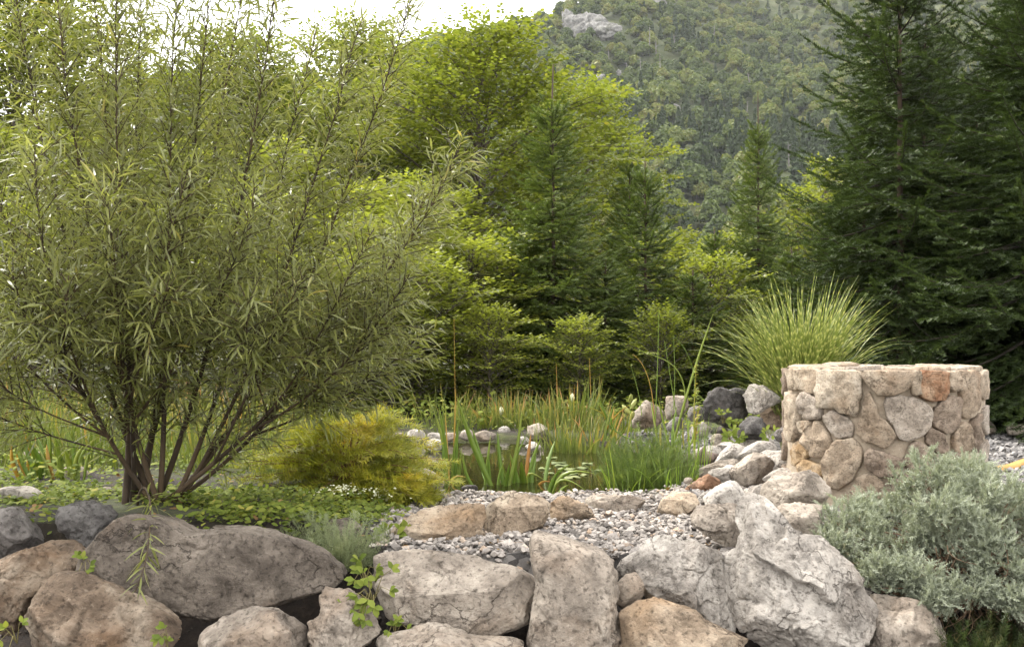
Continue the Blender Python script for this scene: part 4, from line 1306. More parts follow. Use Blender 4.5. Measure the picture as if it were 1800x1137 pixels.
copy_tree(spA, at_px(1810, 10.3), 'low bushy spruce at the right edge above the far gravel', rz=5.7, scale=(1.0, 1.0, .5))
copy_tree(spA, at_px(1520, 11.4), 'middle-sized dark spruce just left of the tall one', rz=.1, scale=(.85, .85, .62))
copy_tree(spA, at_px(1625, 11.2), 'dark spruce pressed against the right side of the tall one', rz=4.5, scale=(.9, .9, .8))
copy_tree(spA, at_px(1480, 12.8), 'lower dark spruce left of the tall one, behind the zebra grass', rz=5.1, scale=(.75, .75, .50))
spB = make_spruce(at_px(975, 13.4), 'slender spruce with a long bare leader rising in the middle behind the reeds', SPB, 'spruce_mid', .9, (1.05, 1.05, .90))
copy_tree(spB, at_px(1333, 17.0), 'thin-topped spruce standing against the mountain left of the dark ones', rz=2.9, scale=(.85, .85, 1.0))
spC = make_spruce(at_px(1132, 14.2), 'bushy young spruce right of the slender middle one', SPC, 'spruce_mid', 1.7, (1.0, 1.0, .94))
copy_tree(spC, at_px(1105, 19.5), 'greyish spruce tip behind the bushy young spruce', rz=3.3, scale=(1.2, 1.2, 1.28))
copy_tree(spC, at_px(905, 14.6), 'small spruce at the left skirts of the slender middle one', rz=2.6, scale=(1.1, 1.1, .62))
copy_tree(spC, at_px(1258, 16.0), 'small spruce between the bushy young one and the thin-topped one', rz=.3, scale=(.9, .9, .74))
copy_tree(spC, at_px(1065, 13.6), 'low dark spruce whose skirts fill the space behind the reeds', rz=4.4, scale=(1.0, 1.0, .55))
copy_tree(spC, at_px(1395, 14.5), 'low spruce half hidden behind the zebra grass', rz=5.6, scale=(1.0, 1.0, .62))
copy_tree(spC, at_px(1215, 13.2), 'squat spruce behind the pale pointed boulder', rz=2.0, scale=(.95, .95, .50))

def broad_parts(H, R, seed, leaf=.075, lw=.30, limbs=26, z0=.15, top=1.0, peak=.45, el0=15, el1=65, side_step=.17, twig_step=.12, nleaf=5, flat=.25, trunk_r=None, profile=None, lean=(0, 0)):
    """hornbeam-like tree: flat leafy sprays on rising limbs"""
    rg = np.random.default_rng(seed)
    tr, wood, lv = Bag(), Bag(), Bag()
    zz = np.linspace(0, H * .96, 12)
    wob = np.cumsum(rg.normal(0, .012 * H / 6, (12, 2)), 0) + np.outer(zz / H, lean)
    TP = np.column_stack([wob, zz])
    r0 = trunk_r or .016 * H
    tr.add(*tube(TP, r0 * (1 - .93 * zz / H) + .004, 8))
    P, D, U = [], [], []
    def spray(p0, d, n, step, l0):
        sd = norm(np.cross(d, [0, 0, 1.0]) + 1e-6)
        upn = norm(np.cross(sd, d))
        for k in range(n):
            s = 1 if k % 2 else -1
            P.append(p0 + d * step * (k + .4))
            D.append(d * .7 + sd * s * .8 + np.array([0, 0, rg.uniform(-.45, .1)]))
            U.append(upn + rg.normal(0, flat, 3))
        P.append(p0 + d * step * n); D.append(d); U.append(upn + rg.normal(0, flat, 3))
    for k in range(limbs):
        f = z0 + (top - z0) * (k + rg.uniform(0, .9)) / limbs
        zb = f * H * .95
        if profile is not None:
            prof_r = np.interp(f, profile[0], profile[1])
        else:
            prof_r = (np.clip((f - z0 + .18) / (peak - z0 + .18), 0, 1) ** .7) if f < peak else (1 - ((f - peak) / (1.06 - peak)) ** 1.8)
        L = R * max(prof_r, .12) * rg.uniform(.75, 1.12)
        az = k * 2.39996 + rg.uniform(-.4, .4)
        el = radians(el0 + (el1 - el0) * f + rg.uniform(-10, 10))
        u = np.linspace(0, 1, 8)
        hor = L * u * cos(el)
        ver = L * (u * sin(el) + .12 * np.sin(u * pi) - .06 * u ** 2)
        bx = np.interp(zb, zz, TP[:, 0]); by = np.interp(zb, zz, TP[:, 1])
        bend = rg.normal(0, .18) * L * u ** 2
        BP = np.stack([bx + cos(az) * hor - sin(az) * bend, by + sin(az) * hor + cos(az) * bend, zb + ver], 1)
        wood.add(*tube(BP, np.linspace(r0 * .34 * (1 - .6 * f) + .003, .003, 8), 5))
        s = .18 * L
        sg = 1
        while s < L:
            g = s / L
            p = np.array([np.interp(g, u, BP[:, c]) for c in range(3)])
            dd = norm(np.array([np.interp(min(g + .1, 1), u, BP[:, c]) for c in range(3)]) - np.array([np.interp(g - .06, u, BP[:, c]) for c in range(3)]))
            sd = norm(np.cross(dd, [0, 0, 1.0])) * sg
            l = (.5 * (L - s) + .16) * rg.uniform(.6, 1.15)
            d2 = norm(dd * .75 + sd * .8 + np.array([0, 0, rg.uniform(-.1, .35)]))
            q = p + d2 * l
            if l > .25:
                wood.add(*tube(np.stack([p, (p + q) / 2 + [0, 0, .02 * l], q]), [.006, .004, .0015], 3))
            m = max(2, int(l / twig_step))
            for j in range(m):
                gg = (j + .5) / m
                pp = p + (q - p) * gg
                s3 = norm(np.cross(d2, [0, 0, 1.0])) * (1 if j % 2 else -1)
                d3 = norm(d2 * .7 + s3 * .75 + np.array([0, 0, rg.uniform(-.2, .25)]))
                spray(pp, d3, max(2, int(nleaf * rg.uniform(.6, 1.2))), leaf * .62, 0)
            spray(q, d2, nleaf, leaf * .62, 0)
            sg = -sg
            s += side_step * rg.uniform(.75, 1.25)
        spray(BP[-1], norm(BP[-1] - BP[-2]), nleaf + 2, leaf * .6, 0)
    P, D, U = np.array(P), np.array(D), np.array(U)
    M = frames(D, U) * (leaf * rg.uniform(.7, 1.2, len(P)))[:, None, None]
    TV, TF = leaf_s(lw, .18)
    V, F = stamp(TV, TF, M, P)
    hz = np.clip(P[:, 2] / H, 0, 1)
    r = np.clip(rg.normal(.40, .17, len(P)) + .18 * fbm(P * 1.3 + seed, 2), 0, 1)
    lv.add(V, F, np.repeat(r, len(TV)))
    return tr.mesh('trunk'), wood.mesh('limbs'), lv.mesh('crown', smooth=False)

def make_broad(loc, label, parts, nm, rz=0., scale=1., group='leafy trees behind the pond', name='hornbeam_tree'):
    t = thing(name, loc, label, 'tree', group, rz, scale)
    a = obj('trunk', parts[0], BARK['beech'], t)
    obj('limbs', parts[1], BARK['beech'], a)
    c = obj('crown', parts[2], LEAFM[nm], t)
    c['kind'] = 'stuff'
    return t

BRA = broad_parts(8.0, 3.4, 201, leaf=.10, lw=.36, limbs=84, z0=.14, peak=.5, el0=5, el1=58, side_step=.18, twig_step=.13, nleaf=6, flat=.5)
BRB = broad_parts(4.0, 1.2, 202, leaf=.08, lw=.32, limbs=60, z0=.04, peak=.3, el0=8, el1=66, side_step=.11, twig_step=.10, nleaf=4)
BRC = broad_parts(2.2, 1.3, 203, leaf=.075, lw=.32, limbs=50, z0=.02, peak=.4, el0=10, el1=60, side_step=.11, twig_step=.11, nleaf=4)
print('broad tris', [len(p[2].polygons) for p in (BRA, BRB, BRC)])
brA = make_broad(at_px(838, 20.0), 'big hornbeam with tiered yellow-green sprays and dark forked limbs', BRA, 'beech', .5, (1.0, 1.0, .88))
copy_tree(brA, at_px(640, 24), 'yellowish tree whose thin crown tops out in the bright sky', rz=2.4, scale=(.9, .9, 1.05))
copy_tree(brA, at_px(420, 21), 'yellow-green tree seen through the willow with its top against the sky', rz=4.0, scale=(.8, .8, .90))
copy_tree(brA, at_px(520, 29), 'bright tree top showing right of the willow shoots', rz=5.2, scale=(.9, .9, 1.0))
copy_tree(brA, at_px(215, 23), 'leafy tree hidden mostly by the willow', rz=1.3, scale=(.9, .9, .86))
copy_tree(brA, at_px(30, 17), 'tree with a dark trunk at the upper left corner behind the willow', rz=3.1, scale=(.85, .85, .95))
copy_tree(brA, at_px(1010, 26), 'hornbeam whose flat sprays reach out right of the slender spruce', rz=.9, scale=(.85, .85, .92))
brB = make_broad(at_px(725, 13.5), 'young light green hornbeam left of the middle spruce', BRB, 'fresh', .3, (1.0, 1.0, .78))
copy_tree(brB, at_px(800, 16.5), 'young hornbeam close behind the light green one', rz=2.0, scale=(1.1, 1.1, .85))
copy_tree(brB, at_px(640, 15.5), 'young hornbeam at the right fringe of the willow', rz=4.1, scale=(1.2, 1.2, .85))
copy_tree(brB, at_px(1200, 17.5), 'pale young tree with a thin pointed top right of the bushy spruce', rz=3.0, scale=(.9, .9, .72))
copy_tree(brB, at_px(1405, 20), 'yellow-green tree top peeking out left of the tall dark spruce', rz=1.1, scale=(1.1, 1.1, 1.0))
copy_tree(brB, at_px(1450, 19), 'yellow-green pointed tree beside the tall dark spruce', rz=5.0, scale=(.9, .9, 1.1))
copy_tree(brB, at_px(1285, 21), 'light green tree behind the thin-topped spruce', rz=2.6, scale=(1.1, 1.1, .8))
copy_tree(brB, at_px(1690, 17), 'bright green tree glimpsed between the dark spruces', rz=.7, scale=(1.3, 1.3, .95))
copy_tree(brB, at_px(1080, 21), 'yellowish tree between the two middle spruces', rz=.2, scale=(1.4, 1.4, .80))
copy_tree(brB, at_px(500, 14.5), 'green sapling behind the right half of the willow', rz=.8, scale=(1.3, 1.3, .95))
copy_tree(brB, at_px(330, 15), 'green sapling behind the middle of the willow', rz=2.8, scale=(1.4, 1.4, .95))
copy_tree(brB, at_px(140, 14), 'green sapling behind the left half of the willow', rz=4.8, scale=(1.4, 1.4, .95))
copy_tree(brB, at_px(-40, 14), 'green sapling at the left edge behind the willow', rz=5.8, scale=(1.4, 1.4, 1.0))
brC = make_broad(at_px(690, 12.6), 'low hornbeam bush above the left end of the far shore', BRC, 'fresh', .3, 1.0, 'leafy bushes behind the pond', 'hornbeam_bush')
for (px, d, rz, s, lab) in [(830, 13.2, 2., .95, 'low bush between the light green hornbeam and the middle spruce'),
                            (570, 13., 4., 1.05, 'low bush behind the orange shrub'),
                            (420, 12.4, 1., 1.1, 'low bush behind the right-hand willow stems'),
                            (250, 12.6, 5., 1.1, 'low bush behind the foot of the willow'),
                            (60, 12.4, 3., 1.1, 'low bush behind the left iris clump'),
                            (905, 14.2, .9, 1.0, 'low bush at the left skirts of the middle spruce'),
                            (1250, 14.6, 2.7, .9, 'low bush left of the zebra grass'),
                            (690, 11.2, .4, .6, 'small bush behind the round bright white stone'),
                            (860, 11.6, 2.9, .55, 'small bush under the left skirts of the middle spruce'),
                            (1020, 12.0, 1.2, .5, 'small bush under the right skirts of the middle spruce'),
                            (1160, 12.2, 4.6, .55, 'small bush behind the square-topped boulder'),
                            (640, 11.4, 3.9, .75, 'foremost low bush right of the orange shrub, above the white stones'),
                            (735, 11.6, 5.2, .8, 'foremost low bush behind the tall iris'),
                            (540, 11.5, 2.3, .8, 'foremost low bush behind the willow fringe'),
                            (-120, 12.5, 2.2, 1.1, 'low bush beyond the left edge behind the iris'),
                            (1170, 16.8, 1.4, 1.1, 'low bush filling the gap right of the bushy young spruce')]:
    copy_tree(brC, at_px(px, d), lab, rz=rz, scale=s)

# ================================================================== WILLOW
def willow():
    rg = np.random.default_rng(77)
    bx, by, bz = -1.80, 4.85, 0.05
    root = thing('willow_shrub', (bx, by, bz), 'large many-stemmed willow shrub with narrow olive leaves', 'shrub')
    base = np.array([bx, by, bz])
    tips = [(-90, 100, 4.35), (15, -110, 5.0), (90, -170, 4.6), (150, -140, 5.1), (205, -70, 4.35), (255, -170, 5.2), (310, -60, 4.6),
            (372, -150, 4.85), (430, -80, 5.3), (492, -80, 4.7), (560, 40, 5.25), (640, 20, 4.8), (735, -40, 5.0), (815, 250, 4.6),
            (760, 330, 5.15), (720, 480, 4.45), (735, 590, 4.9), (60, 260, 4.1), (-120, 380, 4.6), (-60, 620, 4.25), (-110, 560, 5.1),
            (-60, 700, 4.6), (575, 690, 4.6), (610, 620, 5.25), (660, 400, 4.35), (180, 330, 4.05), (330, 300, 4.1), (450, 330, 4.15),
            (540, 480, 4.2), (120, 480, 4.05), (300, 500, 4.0), (440, 520, 4.1), (20, 480, 4.1), (238, 1040, 3.52)]
    TV, TF = leaf_s(.047, .35)
    mains = []
    for k, (px, py, d) in enumerate(tips):
        tip = W(px, py, d)
        p0 = base + np.array([rg.uniform(-.10, .12), rg.uniform(-.08, .08), -.04])
        if k >= 15 and py < 900:
            j = int(np.argmin([np.linalg.norm(m[14] - (base * .45 + tip * .55)) for m in mains]))
            p0 = mains[j][int(rg.integers(4, 8))]
        v = tip - p0
        c1 = p0 + np.array([v[0] * .42, v[1] * .55, v[2] * .20 + .05]) + rg.normal(0, .03, 3)
        c2 = p0 + np.array([v[0] * .78, v[1] * .8, v[2] * .62]) + rg.normal(0, .06, 3)
        if py > 900:
            c1 = p0 + np.array([.12, -.35, .34]); c2 = np.array([tip[0] + .12, tip[1] + .05, .30])
        t = np.linspace(0, 1, 22)[:, None]
        C = (1 - t) ** 3 * p0 + 3 * (1 - t) ** 2 * t * c1 + 3 * (1 - t) * t ** 2 * c2 + t ** 3 * tip
        C = C + .018 * np.stack([perlin(C * 2.3 + k), perlin(C * 2.3 + k + 40), np.zeros(22)], 1) * t
        if k < 15:
            mains.append(C)
        Ls = np.linalg.norm(np.diff(C, axis=0), axis=1).sum()
        r0 = (.0055 if k < 15 else .0042) * Ls * rg.uniform(.8, 1.15)
        wood, lv = Bag(), Bag()
        wood.add(*tube(C - base, r0 * (1 - t[:, 0]) ** 1.5 + .0022, 7))
        P, D, S = [], [], []
        def shoot(q0, dirv, l, first=.05, ll=.110):
            n = max(3, int(l / .0155))
            ph = rg.uniform(0, 6)
            sidev = norm(np.cross(dirv, [.1, .2, 1.0]))
            upv = np.cross(sidev, dirv)
            dr = rg.uniform(.05, .30)
            us = np.linspace(0, 1, 5)
            SP = q0[None] + l * us[:, None] * dirv[None] + np.array([0, 0, -dr * l])[None] * (us ** 2)[:, None]
            wood.add(*tube(SP - base, np.linspace(.0030, .0010, 5), 3))
            for j in range(n):
                u = first + (1 - first) * (j + .5) / n
                q = q0 + l * u * dirv + np.array([0, 0, -dr * l]) * u * u
                a = ph + j * 2.4
                out = cos(a) * sidev + sin(a) * upv
                dd = norm(dirv * (.75 + .5 * u) + out * .85 + np.array([0, 0, -.22]))
                P.append(q); D.append(dd); S.append(ll * rg.uniform(.5, 1.25) * (1 - .45 * u ** 3) * (.75 + .25 * min(1, u * 4)))
        f = .17 if py < 400 else .40
        az = rg.uniform(0, 6)
        while f < .97 and py < 900:
            i = f * 21
            q = np.array([np.interp(i, np.arange(22), C[:, c]) for c in range(3)])
            dd = norm(np.array([np.interp(min(i + 1, 21), np.arange(22), C[:, c]) for c in range(3)]) - np.array([np.interp(i - 1, np.arange(22), C[:, c]) for c in range(3)]))
            s1 = norm(np.cross(dd, [.3, .9, .1])); s2 = np.cross(s1, dd)
            l = (.34 * (1 - f) + .15) * rg.uniform(.6, 1.35) * (1.0 if f > .3 else .75)
            dv = norm(dd * rg.uniform(.75, 1.2) + (cos(az) * s1 + sin(az) * s2) * .85 + np.array([0, 0, .12]))
            shoot(q, dv, l)
            az += 2.4 + rg.uniform(-.4, .4)
            f += .0165 / Ls * rg.uniform(.8, 1.3) * (2.4 if f < .34 else 1.0)
        nst = int(Ls * .75 / .026)
        for j in range(nst):
            u = (.3 if py < 400 else .5) + (.7 if py < 400 else .5) * j / nst
            i = u * 21
            q = np.array([np.interp(i, np.arange(22), C[:, c]) for c in range(3)])
            dd = norm(np.array([np.interp(min(i + 1, 21), np.arange(22), C[:, c]) for c in range(3)]) - np.array([np.interp(i - 1, np.arange(22), C[:, c]) for c in range(3)]))
            s1 = norm(np.cross(dd, [.3, .9, .1])); s2 = np.cross(s1, dd)
            a = j * 2.4
            P.append(q); D.append(norm(dd * .8 + cos(a) * s1 + sin(a) * s2)); S.append(.12 * rg.uniform(.7, 1.15) * (1 - .4 * u ** 4))
        P, D, S = np.array(P), np.array(D), np.array(S)
        Uv = np.tile([0, 0, 1.0], (len(P), 1)) + rg.normal(0, .45, (len(P), 3))
        M = frames(D, Uv) * S[:, None, None]
        V, F = stamp(TV, TF, M, P - base)
        lv.add(V, F, np.repeat(np.clip(rg.normal(.45, .2, len(P)), 0, 1), len(TV)))
        st = obj('stem', wood.mesh('stem'), WILLOW_BARK, root)
        lf = obj('leaves', lv.mesh('leaves'), WILLOW_LEAF, st)
        lf['kind'] = 'stuff'
WILLOW_BARK = bark_mat('bark_willow_stem', (.022, .014, .008), (.075, .047, .022), 9)
WILLOW_LEAF = leaf_mat('willow_leaf', [(0, (.095, .108, .027)), (.45, (.168, .180, .052)), (.8, (.235, .24, .08)), (1, (.31, .25, .07))], .36, .42, 1.4, .5, under=(.24, .245, .14), vary=.1)
willow()

# ================================================================== GRASSES AND REEDS
def band_mat():
    m, N, L = mat_new('zebra_blade')
    out = N.new('ShaderNodeOutputMaterial')
    at = N.new('ShaderNodeAttribute'); at.attribute_name = 'rnd'
    mu = N.new('ShaderNodeMath'); mu.operation = 'MULTIPLY'; mu.inputs[1].default_value = 7.5
    fr = N.new('ShaderNodeMath'); fr.operation = 'FRACT'
    L.new(at.outputs['Fac'], mu.inputs[0]); L.new(mu.outputs[0], fr.inputs[0])
    r = ramp(N, [(0, (.14, .18, .035)), (.52, (.18, .22, .042)), (.70, (.40, .41, .12)), (.80, (.42, .42, .13)), (.92, (.155, .195, .038))])
    L.new(fr.outputs[0], r.inputs['Fac'])
    pb = N.new('ShaderNodeBsdfPrincipled'); pb.inputs['Roughness'].default_value = .42
    tr = N.new('ShaderNodeBsdfTranslucent')
    ms = N.new('ShaderNodeMixShader'); ms.inputs['Fac'].default_value = .32
    L.new(r.outputs['Color'], pb.inputs['Base Color']); L.new(r.outputs['Color'], tr.inputs['Color'])
    L.new(pb.outputs[0], ms.inputs[1]); L.new(tr.outputs[0], ms.inputs[2]); L.new(ms.outputs[0], out.inputs['Surface'])
    return m

def tuft(name, loc, label, cat, n, L, spread, wid, droop, mat, seed, rad=.1, group=None, tcol=None, ell=(1, 1), segs=6):
    """a clump of arching blades as one plant"""
    rg = np.random.default_rng(seed)
    bag = Bag()
    for k in range(n):
        a = rg.uniform(0, 2 * pi)
        r = rad * sqrt(rg.uniform())
        p = np.array([r * cos(a) * ell[0], r * sin(a) * ell[1], -.03])
        a2 = a + rg.normal(0, .6)
        sp = spread * abs(rg.normal(.55, .4))
        d = np.array([cos(a2) * sp, sin(a2) * sp, 1.0])
        l = rg.uniform(*L)
        V, F, t = blade(p, d, l, wid * rg.uniform(.6, 1.2), rg.uniform(*droop) * (.3 + sp), segs, twist=rg.normal(0, .8))
        rr = (t * l + rg.uniform(0, 9)) if tcol is None else np.clip(tcol(t, rg), 0, 1)
        bag.add(V, F, rr)
    root = thing(name, loc, label, cat, group)
    o = obj('blades', bag.mesh('blades'), mat, root)
    o['kind'] = 'stuff'
    return root

tuft('zebra_grass', at_px(1408, 7.75), 'fountain-like clump of yellow-banded zebra grass behind the well', 'grass', 1100, (.85, 1.74), .20, .020, (.4, .9), band_mat(), 301, rad=.14, segs=8)

REED = leaf_mat('reed_blade', [(0, (.085, .115, .026)), (.4, (.155, .18, .042)), (.6, (.26, .22, .055)), (.78, (.36, .21, .07)), (1, (.29, .13, .08))], .5, .3, 1.2, .35, vary=.12)
REED_T = lambda t, rg: .02 + .45 * rg.uniform() ** 2 + t ** 2 * rg.choice([.05, .15, .35, .6, .8])
RG_ = 'reed clumps on the far shore of the pond'
reed_spots = [(790, 9.7, 'left-most short reed clump on the far shore, behind the tall iris'), (835, 9.9, 'reed clump right of the left-most short one'),
              (880, 10.0, 'reed clump beneath the white flower bud'), (925, 9.8, 'reddish reed clump in front of the middle spruce'),
              (968, 9.9, 'reed clump behind the dense green one in the water'), (1012, 9.8, 'orange-tipped reed clump right of the middle spruce'),
              (1055, 9.6, 'orange-tipped reed clump left of the pointed pale boulder'), (1035, 8.3, 'dense green reed clump in the pond behind the lily pads'),
              (985, 8.4, 'green reed clump left of the dense one behind the lily pads'), (1105, 9.3, 'reed clump at the foot of the pointed pale boulder'),
              (1165, 8.3, 'reed clump right of the fluffy green plant'), (905, 10.5, 'thin reed clump rearmost behind the cattail'), (1000, 10.4, 'rearmost reed clump before the middle spruce'), (845, 10.6, 'rearmost reed clump behind the white bud'), (950, 10.6, 'rearmost reddish reed clump under the middle spruce')]
for k, (px, d, lab) in enumerate(reed_spots):
    x, y, z = at_px(px, d)
    rk = np.random.default_rng(1300 + k)
    hs = rk.uniform(.65, 1.3)
    tuft('reed_clump', (x, y, max(z, -.14)), lab, 'reeds', int(rk.integers(45, 120)), (.22 * hs, .50 * hs), .34, rk.choice([.009, .013, .018]), (.0, .5), REED, 320 + k, rad=.25, group=RG_, tcol=REED_T, ell=(1.2, .8), segs=5)
for k, (px, d, lab) in enumerate([(30, 8.2, 'yellowing reed clump at the left edge behind the iris'), (150, 8.8, 'reed clump behind the left iris clump'),
                                  (320, 9.0, 'reed clump seen between the willow stems'), (440, 8.0, 'reed clump right of the willow stems'),
                                  (520, 8.6, 'reed clump behind the feathery shrub'), (240, 7.6, 'yellowing reed clump behind the willow foot'), (90, 6.9, 'rusty reed clump close behind the left iris clump'), (180, 6.7, 'rusty reed clump left of the willow stems'), (-20, 7.0, 'rusty reed clump at the left border'), (470, 6.8, 'rusty reed clump between willow and feathery shrub'), (330, 7.0, 'tall rusty reed clump behind the middle willow stems'), (60, 9.6, 'far yellow reed clump at the left'), (280, 9.9, 'far yellow reed clump behind the willow'), (400, 6.4, 'low reed clump right behind the willow foot')]):
    tuft('reed_clump', at_px(px, d), lab, 'reeds', 110, (.3, .72), .4, .013, (.0, .4), REED, 350 + k, rad=.34, group='reed clumps left of the pond', tcol=REED_T, segs=5)

# ---- iris: every sword leaf a part
IRIS = leaf_mat('iris_leaf', [(0, (.085, .145, .022)), (.45, (.15, .225, .035)), (.75, (.26, .29, .05)), (.9, (.42, .27, .06)), (1, (.36, .16, .05))], .38, .38, 1.3, .45, vary=.0)
def sword(root, base, tip, w, bow, col, rg):
    """one sword leaf from base to tip, both world points"""
    b, tpt = np.asarray(base, float), np.asarray(tip, float)
    n = 9
    t = np.linspace(0, 1, n)
    side = norm(np.cross(tpt - b, [rg.normal(0, .25), 1.0, rg.normal(0, .2)]))
    C = b[None] + t[:, None] * (tpt - b)[None] + (np.sin(t * pi) * bow)[:, None] * side[None] + np.array([0, 0, .08 * np.linalg.norm(tpt - b)])[None] * (t * (1 - t))[:, None] * 2
    oth = norm(np.cross(side, tpt - b))
    ww = w * np.minimum(.7 + t, 1.0) * (1 - t ** 4) + .0008
    tw = rg.normal(0, .5) * t
    S = np.cos(tw)[:, None] * side + np.sin(tw)[:, None] * oth
    O = -np.sin(tw)[:, None] * side + np.cos(tw)[:, None] * oth
    V = np.stack([C - S * ww[:, None] / 2, C + O * ww[:, None] * .16, C + S * ww[:, None] / 2, C - O * ww[:, None] * .10], 1).reshape(-1, 3)
    F = []
    for k in range(n - 1):
        a = 4 * k
        for i in range(4):
            j = (i + 1) % 4
            F.append([a + i, a + j, a + 4 + j, a + 4 + i])
    rr = np.repeat(np.clip(col + (.18 if col < .6 else 0) * t ** 3, 0, 1), 4)
    me = mesh_np('leaf', V - np.array(root.location), np.array(F), {'rnd': rr})
    obj('leaf', me, IRIS, root)

def iris(label, dbase, leaves, group, jitter=.04, seed=0):
    rg = np.random.default_rng(seed)
    p = TR(5, [leaves[0][0]])[0]
    cx = np.mean([TR(5, [l[0]])[0][0] for l in leaves])
    loc = W(cx, 600 + (CZ - WATER_Z) * FPX / dbase, dbase)
    root = thing('iris_clump', loc, label, 'iris', group)
    for (bp, tp, w, bow, col) in leaves:
        b = TR(5, [bp])[0]; t = TR(5, [tp])[0]
        d = dbase + rg.normal(0, jitter)
        B = W(b[0], b[1], d); B[2] = min(B[2], WATER_Z + .02) - .06
        Tp = W(t[0], t[1], d + rg.normal(0, .12))
        sword(root, B, Tp, w, bow, col, rg)
    return root
IG = 'sword-leaved iris clumps in the pond'
iris('iris clump with upright sword leaves at the left of the pond', 6.55, [
    ((850, 1020), (742, 390), .030, -.02, .70), ((842, 1010), (768, 315), .030, -.015, .45), ((860, 1030), (800, 600), .030, .01, .3), ((890, 1000), (922, 430), .026, .0, .4),
    ((905, 1020), (950, 655), .034, .0, .5), ((870, 1000), (680, 800), .014, -.05, .45), ((830, 1000), (560, 690), .018, .04, .55), ((880, 1040), (905, 560), .022, .01, .45),
    ((870, 1010), (1060, 920), .014, .10, .88), ((900, 1050), (930, 930), .020, .05, .95), ((945, 1060), (915, 950), .020, -.02, .97), ((860, 1010), (820, 380), .010, .0, .9), ((880, 1010), (905, 180), .010, 0, .9)], IG, seed=1)
iris('iris clump with the longest slanting leaf in the middle of the pond', 6.35, [
    ((1250, 1030), (905, 235), .036, .03, .48), ((1235, 1010), (1035, 500), .030, .02, .4), ((1150, 1020), (960, 690), .024, .05, .45), ((1290, 1020), (1425, 375), .028, -.02, .55),
    ((1300, 1000), (1235, 530), .028, .01, .35), ((1310, 1010), (1470, 545), .026, .02, .4), ((1120, 1040), (1180, 560), .020, .0, .5), ((1180, 1000), (1160, 700), .022, .0, .35),
    ((1200, 1030), (1100, 820), .026, .0, .3), ((1240, 1040), (1290, 760), .026, .02, .4), ((1280, 1030), (1330, 780), .026, .0, .35), ((1220, 1030), (1270, 860), .03, 0, .6)], IG, seed=2)
iris('broad-leaved iris clump right of the slanting leaf beside the cattail', 6.5, [
    ((1450, 1000), (1420, 765), .046, .0, .5), ((1400, 1000), (1265, 755), .034, .02, .6), ((1430, 1000), (1330, 700), .03, .0, .4), ((1470, 1000), (1580, 580), .028, .02, .45),
    ((1480, 1010), (1540, 700), .028, .0, .35), ((1600, 930), (1690, 600), .026, .01, .35), ((1490, 1000), (1665, 960), .020, .14, .7), ((1500, 1010), (1720, 960), .016, .06, .92),
    ((1440, 1010), (1500, 540), .026, .0, .97), ((1380, 1010), (1365, 820), .03, .0, .35), ((1350, 1010), (1390, 640), .028, .0, .45), ((1520, 1000), (1500, 820), .03, .0, .3)], IG, seed=3)
iris('iris clump with two arching blades leaning over the lily pads', 5.95, [
    ((1630, 1060), (1830, 780), .022, .05, .45), ((1640, 1070), (2010, 865), .026, .10, .55), ((1690, 1060), (1800, 950), .028, .02, .5), ((1610, 1060), (1720, 830), .02, .0, .35),
    ((1650, 1060), (1950, 1010), .016, .12, .6)], IG, seed=4)
# left iris clump beside the willow and yellow blades right of the fluffy plant
def iris_px(label, d, leaves, group, seed):
    rg = np.random.default_rng(seed)
    cx = np.mean([l[0][0] for l in leaves]); cy = max(l[0][1] for l in leaves)
    root = thing('iris_clump', W(cx, cy, d), label, 'iris', group)
    for (b, t, w, bow, col) in leaves:
        dd = d + rg.normal(0, .08)
        B_ = W(b[0], b[1], dd); B_[2] = max(B_[2], float(gz(np.array([B_[0]]), np.array([dd]))[0]) - .02)
        sword(root, B_, W(t[0], t[1], dd + rg.normal(0, .08)), w, bow, col, rg)
rgi = np.random.default_rng(9)
iris_px('green and orange iris clump at the left edge behind the ground cover', 5.7,
        [((40 + k * 4.6 + rgi.normal(0, 3), 882), (18 + k * 5.6 + rgi.normal(0, 12), 735 + rgi.uniform(0, 75)), rgi.uniform(.02, .032), rgi.normal(0, .02), rgi.choice([.3, .4, .45, .5, .55, .6, .7, .9])) for k in range(25)], 'iris clumps on the bank', 5)
iris_px('yellowing iris blades in front of the square-topped pale boulder', 7.7,
        [((1160 + k * 8 + rgi.normal(0, 3), 790), (1160 + k * 9 + rgi.normal(0, 16), 690 + rgi.uniform(0, 60)), rgi.uniform(.014, .024), rgi.normal(0, .02), rgi.choice([.4, .55, .7, .8])) for k in range(8)]
        + [((1178, 800), (1255, 548), .020, .0, .62)], 'iris clumps on the bank', 6)
iris_px('orange and green iris leaves left of the pointed pale boulder', 8.8,
        [((1070 + rgi.normal(0, 14), 775), (1080 + rgi.normal(0, 26), 695 + rgi.uniform(0, 40)), rgi.uniform(.014, .024), rgi.normal(0, .03), rgi.choice([.4, .6, .8, .9, .95])) for k in range(14)], 'iris clumps on the bank', 7)

